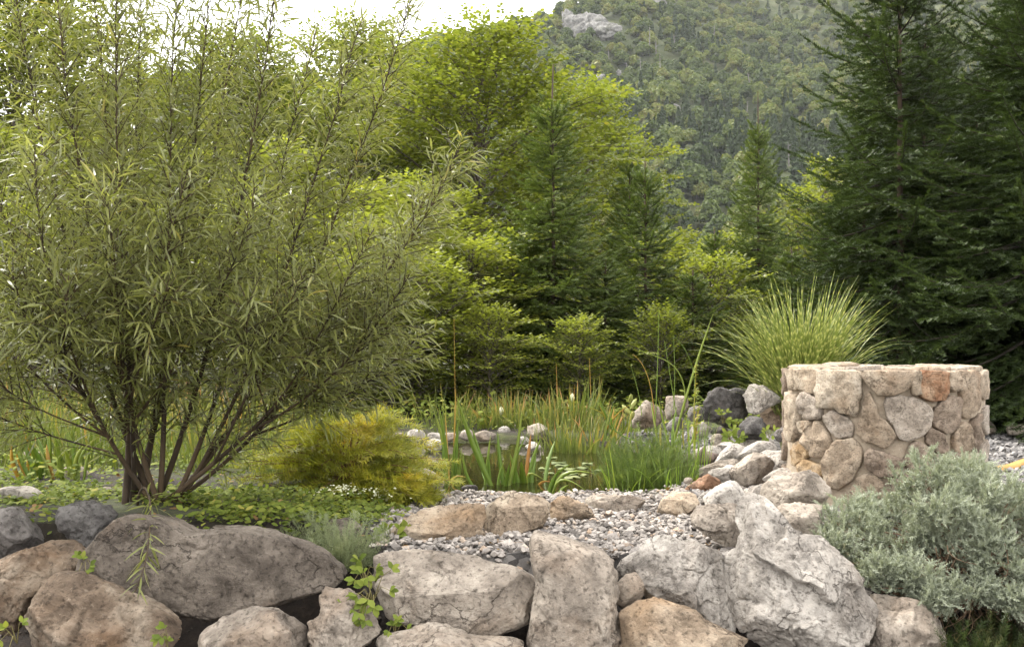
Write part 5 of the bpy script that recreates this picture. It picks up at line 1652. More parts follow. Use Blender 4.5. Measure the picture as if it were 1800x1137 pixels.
# ---- fluffy mare's tail and other fine plants made of needle-leaved stems
FLUFF = leaf_mat('fluffy_green', [(0, (.045, .072, .018)), (.5, (.095, .135, .034)), (1, (.18, .22, .06))], .5, .35, 1.3, .35, vary=.0)
SILV = leaf_mat('silver_leaf', [(0, (.17, .19, .135)), (.5, (.29, .315, .235)), (.9, (.40, .425, .33)), (1, (.34, .31, .20))], .75, .22, 1.0, .2, vary=.0)
LAV = leaf_mat('lavender_leaf', [(0, (.13, .155, .08)), (.6, (.23, .26, .14)), (1, (.32, .33, .19))], .65, .25, 1.1, .25, vary=.0)
FEATH = leaf_mat('feathery_leaf', [(0, (.17, .19, .026)), (.35, (.28, .275, .032)), (.58, (.39, .31, .038)), (.78, (.52, .29, .05)), (1, (.54, .24, .06))], .55, .38, 1.25, .3, vary=.0)
DGREEN = leaf_mat('dark_tuft', [(0, (.020, .032, .009)), (.6, (.05, .072, .018)), (1, (.15, .105, .05))], .5, .25, 1.2, .3, vary=.0)
DRY = bark_mat('dry_twigs', (.10, .060, .035), (.24, .155, .09), 20)

def fluffy(name, loc, label, cat, n, h, rad, unit, mat, seed, nn=18, nl=.5, spread=.35, dome=.35, group=None, ell=(1, 1)):
    rg = np.random.default_rng(seed)
    S0, S1 = [], []
    for k in range(n):
        a = rg.uniform(0, 2 * pi); r = rad * sqrt(rg.uniform())
        p = np.array([r * cos(a) * ell[0], r * sin(a) * ell[1], -.03])
        hh = h * rg.uniform(.45, 1.1) * (1 - dome * (r / rad) ** 2)
        d = norm(np.array([cos(a) * spread * r / rad + rg.normal(0, .12), sin(a) * spread * r / rad + rg.normal(0, .12), 1.0]))
        mid = p + d * hh * .55
        S0.append(p); S1.append(mid)
        S0.append(mid); S1.append(mid + norm(d + np.array([cos(a), sin(a), 0]) * .12) * hh * .45)
    bag = Bag()
    segs_to_needles(bag, S0, S1, needle_t(nn, nl, rg, 1.0, .10), rg, unit)
    root = thing(name, loc, label, cat, group)
    o = obj('foliage', bag.mesh('foliage', smooth=False), mat, root)
    o['kind'] = 'stuff'
    return root
x, y, z = at_px(1140, 6.2)
fluffy('mares_tail_plant', (x, y, WATER_Z - .02), 'fluffy bright green water plant standing at the right of the pond', 'water plant', 300, .45, .17, .034, FLUFF, 401, nn=12, nl=.95, dome=.5, spread=.9)
tuft('rush_tuft', (W(1190, 870, 5.95)[0], 5.95, WATER_Z), 'loose tuft of arching green blades in front of the fluffy plant', 'grass', 28, (.2, .42), .5, .009, (.1, .6), IRIS, 402, rad=.13, tcol=lambda t, rg: .2 + .3 * rg.uniform() + 0 * t)
tuft('rush_tuft', (W(1215, 830, 6.5)[0], 6.5, WATER_Z), 'tuft of upright blades between the fluffy plant and the driftwood', 'grass', 30, (.3, .6), .22, .010, (.0, .3), IRIS, 403, rad=.12, tcol=lambda t, rg: .2 + .45 * rg.uniform() + 0 * t)
tuft('rush_tuft', (W(1100, 875, 5.95)[0], 5.95, WATER_Z), 'short pale blades at the left foot of the fluffy plant', 'grass', 26, (.15, .42), .45, .008, (.1, .6), IRIS, 404, rad=.12, tcol=lambda t, rg: .35 + .3 * rg.uniform() + 0 * t)

# ---- tall bulrush stalks
def stalks(label, lst, group=None):
    xs = [l[0][0][0] for l in lst]
    root = thing('bulrush', W(np.mean(xs), max(l[0][0][1] for l in lst), lst[0][1]), label, 'bulrush', group)
    for pts, d, r, col in lst:
        P = np.array([W(p[0], p[1], d + .05 * i) for i, p in enumerate(pts)])
        t = np.linspace(0, 1, len(P)); tt = np.linspace(0, 1, 14)
        co = [np.polyfit(t, P[:, c], min(len(P) - 1, 3)) for c in range(3)]
        Q = np.stack([np.polyval(c_, tt) for c_ in co], 1) - np.array(root.location)
        V, F = tube(Q, np.linspace(r, r * .45, 14), 5)
        me = mesh_np('stem', V, F, {'rnd': np.full(len(V), col)})
        obj('stem', me, IRIS, root)
stalks('tall thin bulrush stalks rising above the pale boulders', [
    ([(1152, 740), (1156, 640), (1158, 545)], 8.3, .0055, .5), ([(1190, 735), (1178, 660), (1168, 600)], 8.2, .0045, .5), ([(1203, 720), (1190, 650), (1150, 625), (1122, 612)], 8.2, .006, .6),
    ([(1215, 735), (1218, 650), (1184, 590)], 8.4, .004, .45), ([(1150, 730), (1138, 660), (1112, 622)], 8.3, .004, .9), ([(1128, 730), (1122, 690), (1108, 640)], 8.2, .004, .5), ([(1184, 720), (1186, 650), (1183, 590)], 8.5, .004, .5)])
stalks('single bent stalk curving down over the fluffy green plant', [([(1075, 735), (1085, 760), (1120, 775), (1165, 785)], 6.9, .007, .45)])
stalks('thin dead stalks standing before the middle spruce', [([(985, 740), (980, 690), (978, 640)], 10.6, .005, .92), ([(1040, 735), (1038, 680), (1036, 630)], 10.6, .005, .9), ([(800, 760), (800, 700), (798, 560)], 10.2, .004, .9)])
# yellow seed spike
sp = thing('seed_spike', W(1222, 790, 7.6), 'slender yellow-brown seed spike in front of the grey boulders', 'plant')
bag = Bag()
rg = np.random.default_rng(31)
Q = np.array([W(1222, 790, 7.6), W(1220, 720, 7.6), W(1224, 640, 7.6)]) - np.array(sp.location)
V, F = tube(Q, [.006, .005, .002], 5)
bag.add(V, F, .8)
TVs, TFs = leaf_s(.22, .1)
n = 90
u = rg.uniform(.05, 1, n)
P = np.array([Q[0] + (Q[2] - Q[0]) * q for q in u])
a = rg.uniform(0, 6.3, n)
M = frames(np.stack([np.cos(a), np.sin(a), rg.uniform(0, .8, n)], 1), np.tile([0, 0, 1.0], (n, 1)) + rg.normal(0, .3, (n, 3))) * (rg.uniform(.03, .07, n) * (1.1 - .7 * u))[:, None, None]
V, F = stamp(TVs, TFs, M, P)
bag.add(V, F, np.repeat(rg.uniform(.62, .85, n), len(TVs)))
obj('spike', bag.mesh('spike'), IRIS, sp)

# ---- lily pads, buds, pods
PADM = leaf_mat('lily_pad', [(0, (.09, .115, .035)), (.6, (.15, .18, .06)), (1, (.22, .22, .085))], .55, .1, 1.0, .3, vary=.6)
pads = [(130, 695, 55), (148, 713, 48), (182, 738, 62), (290, 731, 44), (212, 770, 58), (218, 797, 62), (80, 660, 40), (330, 700, 38), (30, 735, 46), (420, 748, 40), (300, 780, 36), (60, 770, 40)]
PN = ['pad nearest the dense green reeds', 'pad just below the one nearest the dense reeds', 'middle pad of the group', 'right-hand pad close to the fluffy plant', 'pad above the front one', 'front pad, nearest the shore',
      'far pad half hidden by an iris blade', 'far right pad beneath the reeds', 'left pad beside the iris', 'lone pad at the foot of the fluffy plant', 'small pad right of the front one', 'small pad left of the front one']
for k, (zx, zy, r) in enumerate(pads):
    px, py = 950 + zx / 3.989, 640 + zy / 3.989
    d = FPX * (CZ - WATER_Z) / (py - HY)
    R = r / 3.989 * d / FPX
    a = np.linspace(.18, 2 * pi - .18, 26) + k
    ring = np.stack([R * np.cos(a), R * np.sin(a), .003 + .004 * np.sin(a * 3 + k)], 1)
    V = np.concatenate([[[0, 0, .002]], ring * [.55, .55, 1], ring, ring + [0, 0, -.004]])
    F3 = [[0, 1 + i, 2 + i] for i in range(25)]
    F4 = [[1 + i, 27 + i, 28 + i, 2 + i] for i in range(25)] + [[27 + i, 53 + i, 54 + i, 28 + i] for i in range(25)]
    loc = W(px, py, d); loc[2] = WATER_Z + .004
    tag(obj('lily_pad', mesh_np('lily_pad', V, [np.array(F3), np.array(F4)], {'rnd': np.full(len(V), .4 + .3 * (k % 3) / 2)}), PADM, loc=loc), 'water lily ' + PN[k], 'lily pad', 'lily pads on the pond')
PETAL = leaf_mat('bud_white', [(0, (.62, .62, .42)), (1, (.72, .72, .55))], .5, .25, 1.0, .3, vary=0.)
PODM = leaf_mat('seed_pod', [(0, (.22, .26, .06)), (1, (.36, .36, .11))], .45, .1, 1.0, .4, vary=0.)
def lathe(prof, n=10):
    a = np.arange(n) * 2 * pi / n
    V = np.array([[r * cos(t), r * sin(t), z] for r, z in prof for t in a])
    F = [[i * n + j, i * n + (j + 1) % n, (i + 1) * n + (j + 1) % n, (i + 1) * n + j] for i in range(len(prof) - 1) for j in range(n)]
    return V, np.array(F)
def bud(px, py, d, h, label, pods=0):
    top = W(px, py, d)
    zb = float(max(gz(np.array([top[0]]), np.array([d]))[0], -.1))
    root = thing('flower_bud' if not pods else 'iris_pod_stalk', (top[0], d, zb), label, 'flower' if not pods else 'plant')
    Hh = top[2] - zb
    V, F = tube(np.array([[0, 0, 0], [.01, 0, Hh * .5], [0, 0, Hh]]), [.005, .0045, .003], 5)
    obj('stem', mesh_np('stem', V, F, {'rnd': np.full(len(V), .45)}), IRIS, root)
    if not pods:
        V, F = lathe([(.004, 0), (.022, .02), (.026, .042), (.018, .066), (.003, .085)])
        obj('bud', mesh_np('bud', V + [0, 0, Hh - .04], F, {'rnd': np.full(len(V), .6)}), PETAL, root)
    else:
        for k in range(pods):
            V, F = lathe([(.003, 0), (.016, .02), (.021, .055), (.017, .09), (.003, .115)])
            a = k * 2.2
            c, s = cos(.7), sin(.7)
            V = np.stack([V[:, 0], V[:, 1] * c - V[:, 2] * s, V[:, 1] * s + V[:, 2] * c], 1)
            V = np.stack([V[:, 0] * cos(a) - V[:, 1] * sin(a), V[:, 0] * sin(a) + V[:, 1] * cos(a), V[:, 2]], 1)
            obj('pod', mesh_np('pod', V + [0, 0, Hh - .05 * k - .03], F, {'rnd': np.full(len(V), .4 + .2 * k)}), PODM, root)
bud(881, 722, 9.9, .3, 'single white flower bud standing above the far reeds')
bud(1006, 699, 9.8, .3, 'pale green bud among the orange-tipped reeds')
bud(1108, 703, 8.7, .3, 'yellow-green iris seed pods left of the pointed pale boulder', 4)

# ================================================================== SHRUBS
def feathery(label, px, d, rad, h, n, seed, warm, ell=(1, 1)):
    rg = np.random.default_rng(seed)
    loc = np.array(at_px(px, d))
    root = thing('feathery_shrub', loc, label, 'shrub', 'feathery shrubs by the pond')
    wood, lv = Bag(), Bag()
    S0, S1, C = [], [], []
    for k in range(n):
        a = k * 2.39996 + rg.uniform(-.3, .3)
        f = (k + .5) / n
        zt = h * (1.02 - f * .95) * rg.uniform(.85, 1.1)
        r = rad * (.35 + .65 * f ** .6) * rg.uniform(.75, 1.15)
        end = np.array([r * cos(a) * ell[0], r * sin(a) * ell[1], zt * .82])
        t = np.linspace(0, 1, 8)[:, None]
        c1 = np.array([end[0] * .25, end[1] * .25, max(zt * 1.1, .12)])
        B = 2 * (1 - t) * t * c1 + t * t * end
        wood.add(*tube(B, np.linspace(.007, .0015, 8), 4))
        for u in np.arange(.3, 1.0, .11):
            p = np.array([np.interp(u, t[:, 0], B[:, c]) for c in range(3)])
            dd = norm(np.array([np.interp(min(u + .1, 1), t[:, 0], B[:, c]) for c in range(3)]) - p + 1e-6)
            sd = norm(np.cross(dd, [0, 0, 1.0]))
            for s in (-1, 1):
                l = (.20 * (1 - u) + .08) * rg.uniform(.6, 1.4)
                d2 = norm(dd * .8 + sd * s * .9 + np.array([0, 0, rg.uniform(-.3, .08)]))
                S0.append(p); S1.append(p + d2 * l)
                q = p + d2 * l * .5
                S0.append(q); S1.append(q + norm(d2 + sd * s * .7 + dd * .3) * l * .5)
    segs_to_needles(lv, S0, S1, needle_t(9, .85, rg, .9, .10), rg, .05)
    V = np.concatenate(lv.V)
    A = np.concatenate(lv.A)
    A = np.clip(.30 + .45 * (A - .48) + warm + .26 * fbm(V * 4 + seed, 2) + .25 * (V[:, 2] / h - .5), 0, 1)
    lv.A = [A]
    a = obj('branches', wood.mesh('branches'), BARK['twig'], root)
    o = obj('foliage', lv.mesh('foliage', smooth=False), FEATH, root)
    o['kind'] = 'stuff'
feathery('low spreading feathery yellow-green shrub right of the willow', 612, 5.45, .64, .46, 56, 501, -.04, (1.05, .8))
feathery('orange feathery shrub behind the yellow-green one', 600, 7.2, .68, .55, 52, 502, .30, (1.1, .8))
feathery('small low feathery shrub beside the lichen-spotted rock', 690, 5.2, .26, .17, 18, 503, -.02)

def santolina():
    rg = np.random.default_rng(61)
    rootp = np.array([1.86, 3.92, -.12])
    root = thing('silver_bush', rootp, 'soft silvery grey-green bush spilling over the wall at the lower right', 'shrub')
    lobes = [(1645, 850, 78, 72, 4.10), (1500, 915, 78, 52, 4.12), (1585, 950, 92, 62, 3.95), (1735, 880, 95, 70, 4.0), (1765, 985, 85, 42, 3.75), (1600, 1015, 66, 42, 3.72),
             (1690, 945, 95, 62, 3.85), (1840, 950, 100, 70, 3.95), (1560, 900, 80, 50, 4.2), (1790, 885, 50, 40, 4.15), (1850, 1010, 70, 40, 3.7), (1470, 965, 50, 42, 3.95), (1555, 1000, 55, 34, 3.72), (1700, 1030, 60, 34, 3.66), (1790, 1050, 60, 36, 3.62), (1640, 1050, 40, 26, 3.62), (1700, 830, 60, 40, 4.25), (1660, 900, 60, 50, 3.8)]
    S0, S1 = [], []
    wood = Bag()
    for (px, py, rx, ry, d) in lobes:
        c = W(px, py, d)
        R = np.array([rx, (rx + ry) / 2 * .9, ry]) * d / FPX
        n = int(44 * rx * ry / 4000 + 22)
        for k in range(n):
            v = rg.normal(size=3)
            v[2] = abs(v[2]) * .9 - .25
            v[1] -= .35
            v = norm(v)
            p = c + R * v * rg.uniform(.72, 1.02)
            out = norm(v * .8 + np.array([rg.normal(0, .3), rg.normal(0, .3) - .1, .65]))
            l = rg.uniform(.07, .14)
            q = p - out * l
            S0.append(q); S1.append(p)
            for j in range(7):
                g = rg.uniform(.15, .95)
                b = q + (p - q) * g
                o2 = norm(out + rg.normal(0, .75, 3))
                S0.append(b); S1.append(b + o2 * l * rg.uniform(.3, .6))
            if k % 2 == 0:
                m = (q + rootp) / 2 + rg.normal(0, .05, 3) + np.array([0, 0, .05])
                t = np.linspace(0, 1, 6)[:, None]
                B = (1 - t) ** 2 * rootp + 2 * t * (1 - t) * m + t * t * q
                wood.add(*tube(B - rootp, np.linspace(.006, .002, 6), 4))
    for k in range(260):          # dry hanging twigs under the crown
        px, py = rg.uniform(1630, 1860), rg.uniform(955, 1090)
        p = W(px, py, rg.uniform(3.72, 3.95))
        q = p + np.array([rg.normal(0, .07), rg.normal(-.03, .05), -rg.uniform(.03, .16)])
        m = (p + q) / 2 + rg.normal(0, .03, 3)
        t = np.linspace(0, 1, 6)[:, None]
        wood.add(*tube((1 - t) ** 2 * p + 2 * t * (1 - t) * m + t * t * q - rootp, np.linspace(.0025, .001, 6), 3))
    bag = Bag()
    S0, S1 = np.array(S0) - rootp, np.array(S1) - rootp
    segs_to_needles(bag, S0, S1, needle_t(13, .36, rg, 1.0, .13), rg, .032)
    obj('twigs', wood.mesh('twigs'), DRY, root)
    o = obj('foliage', bag.mesh('foliage', smooth=False), SILV, root)
    o['kind'] = 'stuff'
santolina()
for (px, py, d, rad, h, n, seed, lab) in [(1745, 1135, 3.62, .17, .17, 90, 511, 'dark green tuft under the silvery bush in the corner'), (1690, 1150, 3.55, .10, .16, 60, 512, 'small dark green tuft beside the cracked pale rock')]:
    fluffy('green_tuft', W(px, py, d), lab, 'plant', n, h, rad, .03, DGREEN, seed, nn=12, nl=.7, spread=.7, group='green tufts under the silvery bush')
fluffy('lavender_tuft', W(603, 985, 4.02), 'small grey-green lavender tuft right of the huge flat slab', 'plant', 190, .23, .11, .03, LAV, 513, nn=10, nl=.6, spread=.8)
fluffy('lavender_tuft', W(560, 940, 4.25), 'low grey-green tuft behind the right end of the huge flat slab', 'plant', 90, .14, .10, .03, LAV, 514, nn=10, nl=.6, spread=.8)

# ---- broad-leaved little plants: every leaf a part where it is large
OVAL = leaf_mat('oval_leaf', [(0, (.065, .092, .016)), (.5, (.14, .178, .032)), (.85, (.23, .25, .05)), (1, (.33, .29, .07))], .7, .28, 1.3, .12, vary=.25)
LT = leaf_t(.30, .15, .2, .36, .72, .82)
def leafy(name, base, label, n, spread, size, seed, cat='plant', group=None, trail=0.0, updown=1.0):
    rg = np.random.default_rng(seed)
    root = thing(name, base, label, cat, group)
    bag = Bag()
    for k in range(n):
        a = rg.uniform(0, 2 * pi)
        r = spread * sqrt(rg.uniform())
        tip = np.array([r * cos(a), r * sin(a) * .45 - .03, r * sin(a) * updown * .8 + rg.uniform(0, .04)])
        V, F = tube(np.array([[0, 0, -.02], tip * .5 + [0, 0, .025], tip]), [.002, .0015, .001], 4)
        bag.add(V, F, .5)
        for j, da in enumerate((-1.0, 0, 1.0)):
            D = np.array([[cos(a + da) * .9, -.35 + rg.normal(0, .2), sin(a + da) * .6 + .05]])
            U = np.array([[rg.normal(0, .25), -.75, .75]])
            M = frames(D, U) * size * rg.uniform(.75, 1.15)
            V, F = stamp(LT[0], LT[1], M, tip[None])
            o = obj('leaf', mesh_np('leaf', V, F, {'rnd': np.full(len(V), np.clip(rg.normal(.5, .2), 0, 1))}), OVAL, root)
    obj('stems', bag.mesh('stems'), BARK['shoot'], root)
leafy('clover_plant', W(655, 1048, 3.58), 'clover-like plant with rounded leaflets hanging between the rocks', 15, .105, .038, 521)
leafy('clover_plant', W(640, 1015, 3.72), 'upper shoots of the clover-like plant below the lavender', 6, .06, .042, 522)
leafy('clover_plant', W(695, 1108, 3.55), 'tiny clover sprig in the dark gap under the cream rock', 5, .045, .028, 523)
leafy('strawberry_plant', W(690, 950, 4.2), 'fresh green strawberry-like plant left of the slanting tan rock', 15, .11, .048, 524, updown=.6)
leafy('clover_plant', W(820, 1035, 3.62) + np.array([.31, 0, -.10]), 'single small sprig by the moss under the cream rock', 2, .02, .03, 525)
leafy('small_herb', W(1282, 770, 7.3), 'small green herb between the stones under the dark knobbly rock', 8, .09, .06, 526, updown=.5)
leafy('small_herb', W(1352, 765, 7.1), 'tiny green herb right of the dark knobbly rock', 5, .05, .05, 527, updown=.5)
leafy('small_herb', W(1270, 740, 7.8), 'yellowish herb growing over the cream stone', 7, .12, .05, 528, updown=.6)
leafy('small_herb', W(30, 1120, 3.45), 'small dark sprig in the bottom left corner', 5, .06, .03, 529)
leafy('small_herb', W(295, 1128, 3.42), 'small sprig between the two bottom boulders', 4, .04, .028, 530)
leafy('small_herb', W(150, 995, 3.72), 'little leaf tuft in the gap left of the huge flat slab', 5, .04, .032, 531)

def cover(name, label, region, n, size, hgt, seed, mat, cat='ground cover'):
    """low leafy carpet nobody could count"""
    rg = np.random.default_rng(seed)
    P = region(rg, n)
    n = len(P)
    z = gz(P[:, 0], P[:, 1])
    P3 = np.column_stack([P, z + rg.uniform(0, 1, n) ** 1.3 * hgt * (.6 + .8 * np.clip(noise2(P[:, 0], P[:, 1], 3.0, 60) + .3, 0, 1))])
    a = rg.uniform(0, 2 * pi, n)
    D = np.stack([np.cos(a), np.sin(a), rg.normal(.15, .35, n)], 1)
    U = np.tile([0, -.25, 1.0], (n, 1)) + rg.normal(0, .35, (n, 3))
    M = frames(D, U) * (size * rg.uniform(.5, 1.25, n))[:, None, None]
    TV, TF = leaf_s(.32, .2)
    V, F = stamp(TV, TF, M, P3)
    bag = Bag()
    bag.add(V, F, np.repeat(np.clip(rg.normal(.5, .22, n), 0, 1), len(TV)))
    tag(obj(name, bag.mesh(name), mat), label, cat, kind='stuff')
def reg_left(rg, n):
    p = np.stack([rg.uniform(-2.9, -.45, n), rg.uniform(4.2, 5.5, n)], 1)
    dens = sstep(-.1, .35, noise2(p[:, 0], p[:, 1], 1.6, 71.0) + .35) * sstep(-.42, -.7, p[:, 0]) * sstep(5.5, 5.0, p[:, 1])
    return p[rg.uniform(size=n) < dens]
cover('ground_cover', 'bright leafy ground cover on top of the wall around the willow', reg_left, 12000, .034, .06, 541, OVAL)
def reg_far(rg, n):
    p = np.stack([rg.uniform(-8, 8, n), rg.uniform(9.6, 14.5, n)], 1)
    return p[(pond_e(p[:, 0], p[:, 1]) > 1.06) & ~((p[:, 0] > 1.2) & (p[:, 1] < 9.5))]
cover('undergrowth', 'low dark undergrowth beneath the trees behind the pond', reg_far, 19000, .06, .24, 542, OVAL)
def reg_leftbank(rg, n):
    p = np.stack([rg.uniform(-5.5, -1.2, n), rg.uniform(5.3, 9.8, n)], 1)
    return p[(pond_e(p[:, 0], p[:, 1]) > 1.04) & (rg.uniform(size=n) < sstep(-.25, .25, noise2(p[:, 0], p[:, 1], 1.2, 72.0)))]
cover('low_weeds', 'patchy weeds on the bank left of the pond', reg_leftbank, 11000, .045, .16, 543, OVAL)
def reg_gap(rg, n):
    c = rg.integers(0, 3, n)
    cx = np.array([-.10, -.80, -.62])[c]; cy = np.array([3.62, 3.66, 3.62])[c]; sx = np.array([.13, .06, .08])[c]
    return np.stack([cx + rg.normal(0, 1, n) * sx * .5, cy + rg.normal(0, .04, n)], 1)
cover('moss', 'dark green moss in the gaps between the lower boulders', reg_gap, 2600, .018, .03, 544, DGREEN, 'moss')

# white flowers low in the feathery shrub
rg = np.random.default_rng(55)
wf = thing('white_flowers', at_px(640, 5.2), 'small white flower heads low in the feathery shrub', 'flowers')
bag = Bag()
TVp, TFp = leaf_s(.35, .1)
for (px, py) in [(585, 862), (600, 860), (665, 867), (690, 869), (608, 858), (560, 866), (678, 866), (640, 864)]:
    n = 26
    c = W(px, py, 5.0) - np.array(wf.location)
    P = c + rg.normal(0, 1, (n, 3)) * [.03, .03, .012]
    a = rg.uniform(0, 6.3, n)
    M = frames(np.stack([np.cos(a), np.sin(a), rg.normal(.2, .2, n)], 1), np.tile([0, -.3, 1.0], (n, 1)) + rg.normal(0, .3, (n, 3))) * .014
    V, F = stamp(TVp, TFp, M, P)
    bag.add(V, F, .7)
    s0 = np.array([c[0], c[1] + .02, -.02])
    bag.add(*tube(np.array([s0, (s0 + c) / 2, c]), .0015, 4), .1)
obj('flower_heads', bag.mesh('flower_heads'), PETAL, wf)['kind'] = 'stuff'

# ---- driftwood and pipe
dw = thing('driftwood', W(1230, 812, 6.75), 'weathered brown driftwood log on the bank', 'driftwood')
P = np.array([W(1185, 806, 6.7), W(1205, 807, 6.72), W(1225, 806, 6.75), W(1245, 804, 6.8), W(1262, 803, 6.9)]) - np.array(dw.location)
V, F = tube(P, [.022, .036, .042, .045, .022], 10)
V = V + norm(V - P.mean(0)) * (.014 * fbm(V * 14, 3))[:, None]
DWM = bark_mat('driftwood_bark', (.055, .038, .030), (.20, .15, .125), 18)
obj('log', mesh_np('log', V, F), DWM, dw)
P = np.array([W(1232, 800, 6.72), W(1237, 790, 6.7), W(1240, 783, 6.68)]) - np.array(dw.location)
V, F = tube(P, [.03, .018, .004], 8)
obj('broken_stub', mesh_np('broken_stub', V, F), DWM, dw)
pm, N, L = mat_new('orange_pipe')
po = N.new('ShaderNodeOutputMaterial'); pb = N.new('ShaderNodeBsdfPrincipled'); tc = N.new('ShaderNodeTexCoord'); no = N.new('ShaderNodeTexNoise'); no.inputs['Scale'].default_value = 12
r = ramp(N, [(.3, (.38, .19, .045)), (.7, (.55, .31, .09))])
L.new(tc.outputs['Object'], no.inputs['Vector']); L.new(no.outputs['Fac'], r.inputs['Fac']); L.new(r.outputs['Color'], pb.inputs['Base Color']); pb.inputs['Roughness'].default_value = .6; L.new(pb.outputs[0], po.inputs['Surface'])
a0 = W(1758, 824, 6.6)
P = np.array([W(1752, 826, 6.6), W(1775, 822, 6.62), W(1800, 813, 6.68), W(1835, 802, 6.8), W(1880, 796, 7.0)])
V, F = tube(P - a0, .028, 12)
tag(obj('pipe', mesh_np('pipe', V, F), pm, loc=a0), 'yellow-orange pipe lying on the gravel at the right edge', 'pipe')

# dry leaves fallen on gravel, bank and water edge
def reg_litter(rg, n):
    p = np.stack([rg.uniform(-2.6, 1.9, n), rg.uniform(3.95, 6.2, n)], 1)
    return p[pond_e(p[:, 0], p[:, 1]) > 1.03]
cover('leaf_litter', 'dry brown willow leaves scattered on the gravel and soil', reg_litter, 520, .036, .02, 545, leaf_mat('dry_leaf', [(0, (.10, .055, .025)), (.6, (.22, .13, .05)), (1, (.33, .23, .09))], .7, .15, 1.0, .2, vary=0.), 'leaf litter')

# ================================================================== MOUNTAIN FOREST
def clump_crown(seed, R, H, lobes, quads, size, con=False):
    rg = np.random.default_rng(seed)
    P, N = [], []
    if con:
        for k in range(quads):
            t = rg.uniform(0, 1) ** .75
            z = H * (1 - t) + .6
            r = R * t * (.75 + .35 * sin(z * 3.1)) * rg.uniform(.55, 1.05)
            a = rg.uniform(0, 2 * pi)
            P.append([r * cos(a), r * sin(a), z]); N.append([cos(a) * .7, sin(a) * .7, .6])
    else:
        C = []
        for k in range(lobes):
            a = k * 2.4 + rg.uniform(-.4, .4)
            f = (k + .5) / lobes
            rr = R * .62 * sqrt(f) * (1 if k else 0)
            C.append((np.array([rr * cos(a), rr * sin(a), H * (.78 - .36 * f) + rg.uniform(-.4, .5)]), R * rg.uniform(.36, .55)))
        for k in range(quads):
            c, r = C[rg.integers(0, lobes)]
            v = norm(rg.normal(size=3)); v[2] = abs(v[2]) * 1.1 - .3; v = norm(v)
            P.append(c + v * r * rg.uniform(.75, 1.05)); N.append(v + np.array([0, 0, .3]))
    P, N = np.array(P), norm(np.array(N)) + rg.normal(0, .45, (quads, 3))
    D = norm(rg.normal(size=(quads, 3)))
    M = frames(np.cross(N, D), N) * (size * rg.uniform(.6, 1.3, quads))[:, None, None]
    TV = np.array([[-.5, -.5, 0], [.1, -.55, .12], [.55, .05, 0], [.05, .55, .1], [-.5, .3, 0]])
    TF = np.array([[0, 1, 2], [0, 2, 3], [0, 3, 4]])
    V, F = stamp(TV, TF, M, P)
    bag = Bag()
    hz = (P[:, 2] - P[:, 2].min()) / (np.ptp(P[:, 2]) + 1e-6)
    bag.add(V, F, np.repeat(np.clip(rg.normal(.5, .13, quads), 0, 1), 5))
    tr = Bag()
    tr.add(*tube(np.array([[0, 0, -1.5], [.1, 0, H * .45], [0, .1, H * .8]]), [.22, .15, .04], 6))
    return tr.mesh('trunk'), bag.mesh('crown', smooth=False)

protos = []
rgf = np.random.default_rng(600)
specs = [(1, 3.6, 9.0, 9, 1100, .75, False), (2, 3.0, 10.5, 8, 1000, .72, False), (3, 4.2, 9.5, 12, 1300, .8, False), (4, 2.4, 7.5, 6, 800, .65, False), (5, 2.3, 12.0, 0, 1000, .85, True), (6, 2.0, 10.0, 0, 900, .8, True)]
pspots = [(1180, 275), (1290, 300), (1225, 262), (1345, 270), (1115, 262), (1255, 330)]
plab = ['rounded tree at the foot of the mountain above the bushy young spruce', 'tall rounded tree low on the mountain above the thin-topped spruce', 'broad tree low on the mountain left of the thin-topped spruce',
        'small tree low on the mountain right of the thin-topped spruce', 'dark conifer low on the mountain over the greyish spruce tip', 'dark conifer low on the mountain in the gap beside the thin-topped spruce']
for (sd, R, H, lb, q, sz, con), (px, d), lab in zip(specs, pspots, plab):
    tme, cme = clump_crown(sd, R, H, lb, q, sz, con)
    x = (px - 900) / FPX * d
    z = float(mount_z(np.array([x]), np.array([float(d)]))[0])
    t = thing('mountain_tree', (x, d, z), lab, 'tree', 'trees picked out on the lower mountainside')
    obj('trunk', tme, BARK['beech'], t)
    c = obj('crown', cme, LEAFM['far_con' if con else 'far'], t)
    c['kind'] = 'stuff'
    protos.append(c)

CLIFFS = [([(982, 84), (984, 34), (1000, 12), (1030, 26), (1062, 30), (1094, 36), (1096, 62), (1060, 82), (1020, 92)], 'broad pale cliff wall just below the ridge'),
          ([(984, 78), (986, 30), (997, 10), (1012, 14), (1018, 45), (1010, 78)], 'left pillar of the broad pale cliff just below the ridge'),
          ([(1012, 80), (1020, 44), (1034, 28), (1048, 42), (1052, 74)], 'middle face of the broad pale cliff'),
          ([(1048, 70), (1056, 38), (1080, 32), (1094, 42), (1090, 58), (1068, 74)], 'right face of the broad pale cliff'),
          ([(1140, 30), (1142, 5), (1150, -12), (1170, -12), (1170, 12), (1155, 25), (1150, 45)], 'narrow pale cliff at the top edge right of the broad one'),
          ([(1035, 150), (1045, 122), (1062, 130), (1058, 165), (1042, 180)], 'small pale outcrop below the broad cliff'),
          ([(1183, 205), (1186, 178), (1196, 182), (1194, 208)], 'reddish pale scar in the middle of the slope'),
          ([(1326, 60), (1328, 38), (1336, 40), (1334, 64)], 'thin white rock face high on the slope'),
          ([(1218, 30), (1226, 20), (1232, 34), (1222, 42)], 'tiny pale outcrop near the top edge'),
          ([(1515, 165), (1518, 140), (1528, 148), (1524, 175)], 'white rock face glimpsed through the tall dark spruce'),
          ([(1618, 70), (1622, 40), (1634, 46), (1630, 80)], 'pale rock glimpsed right of the tall spruce trunk'),
          ([(1082, 128), (1086, 118), (1094, 124), (1090, 140)], 'little pale scar beside the small outcrop')]
cl_pts = []
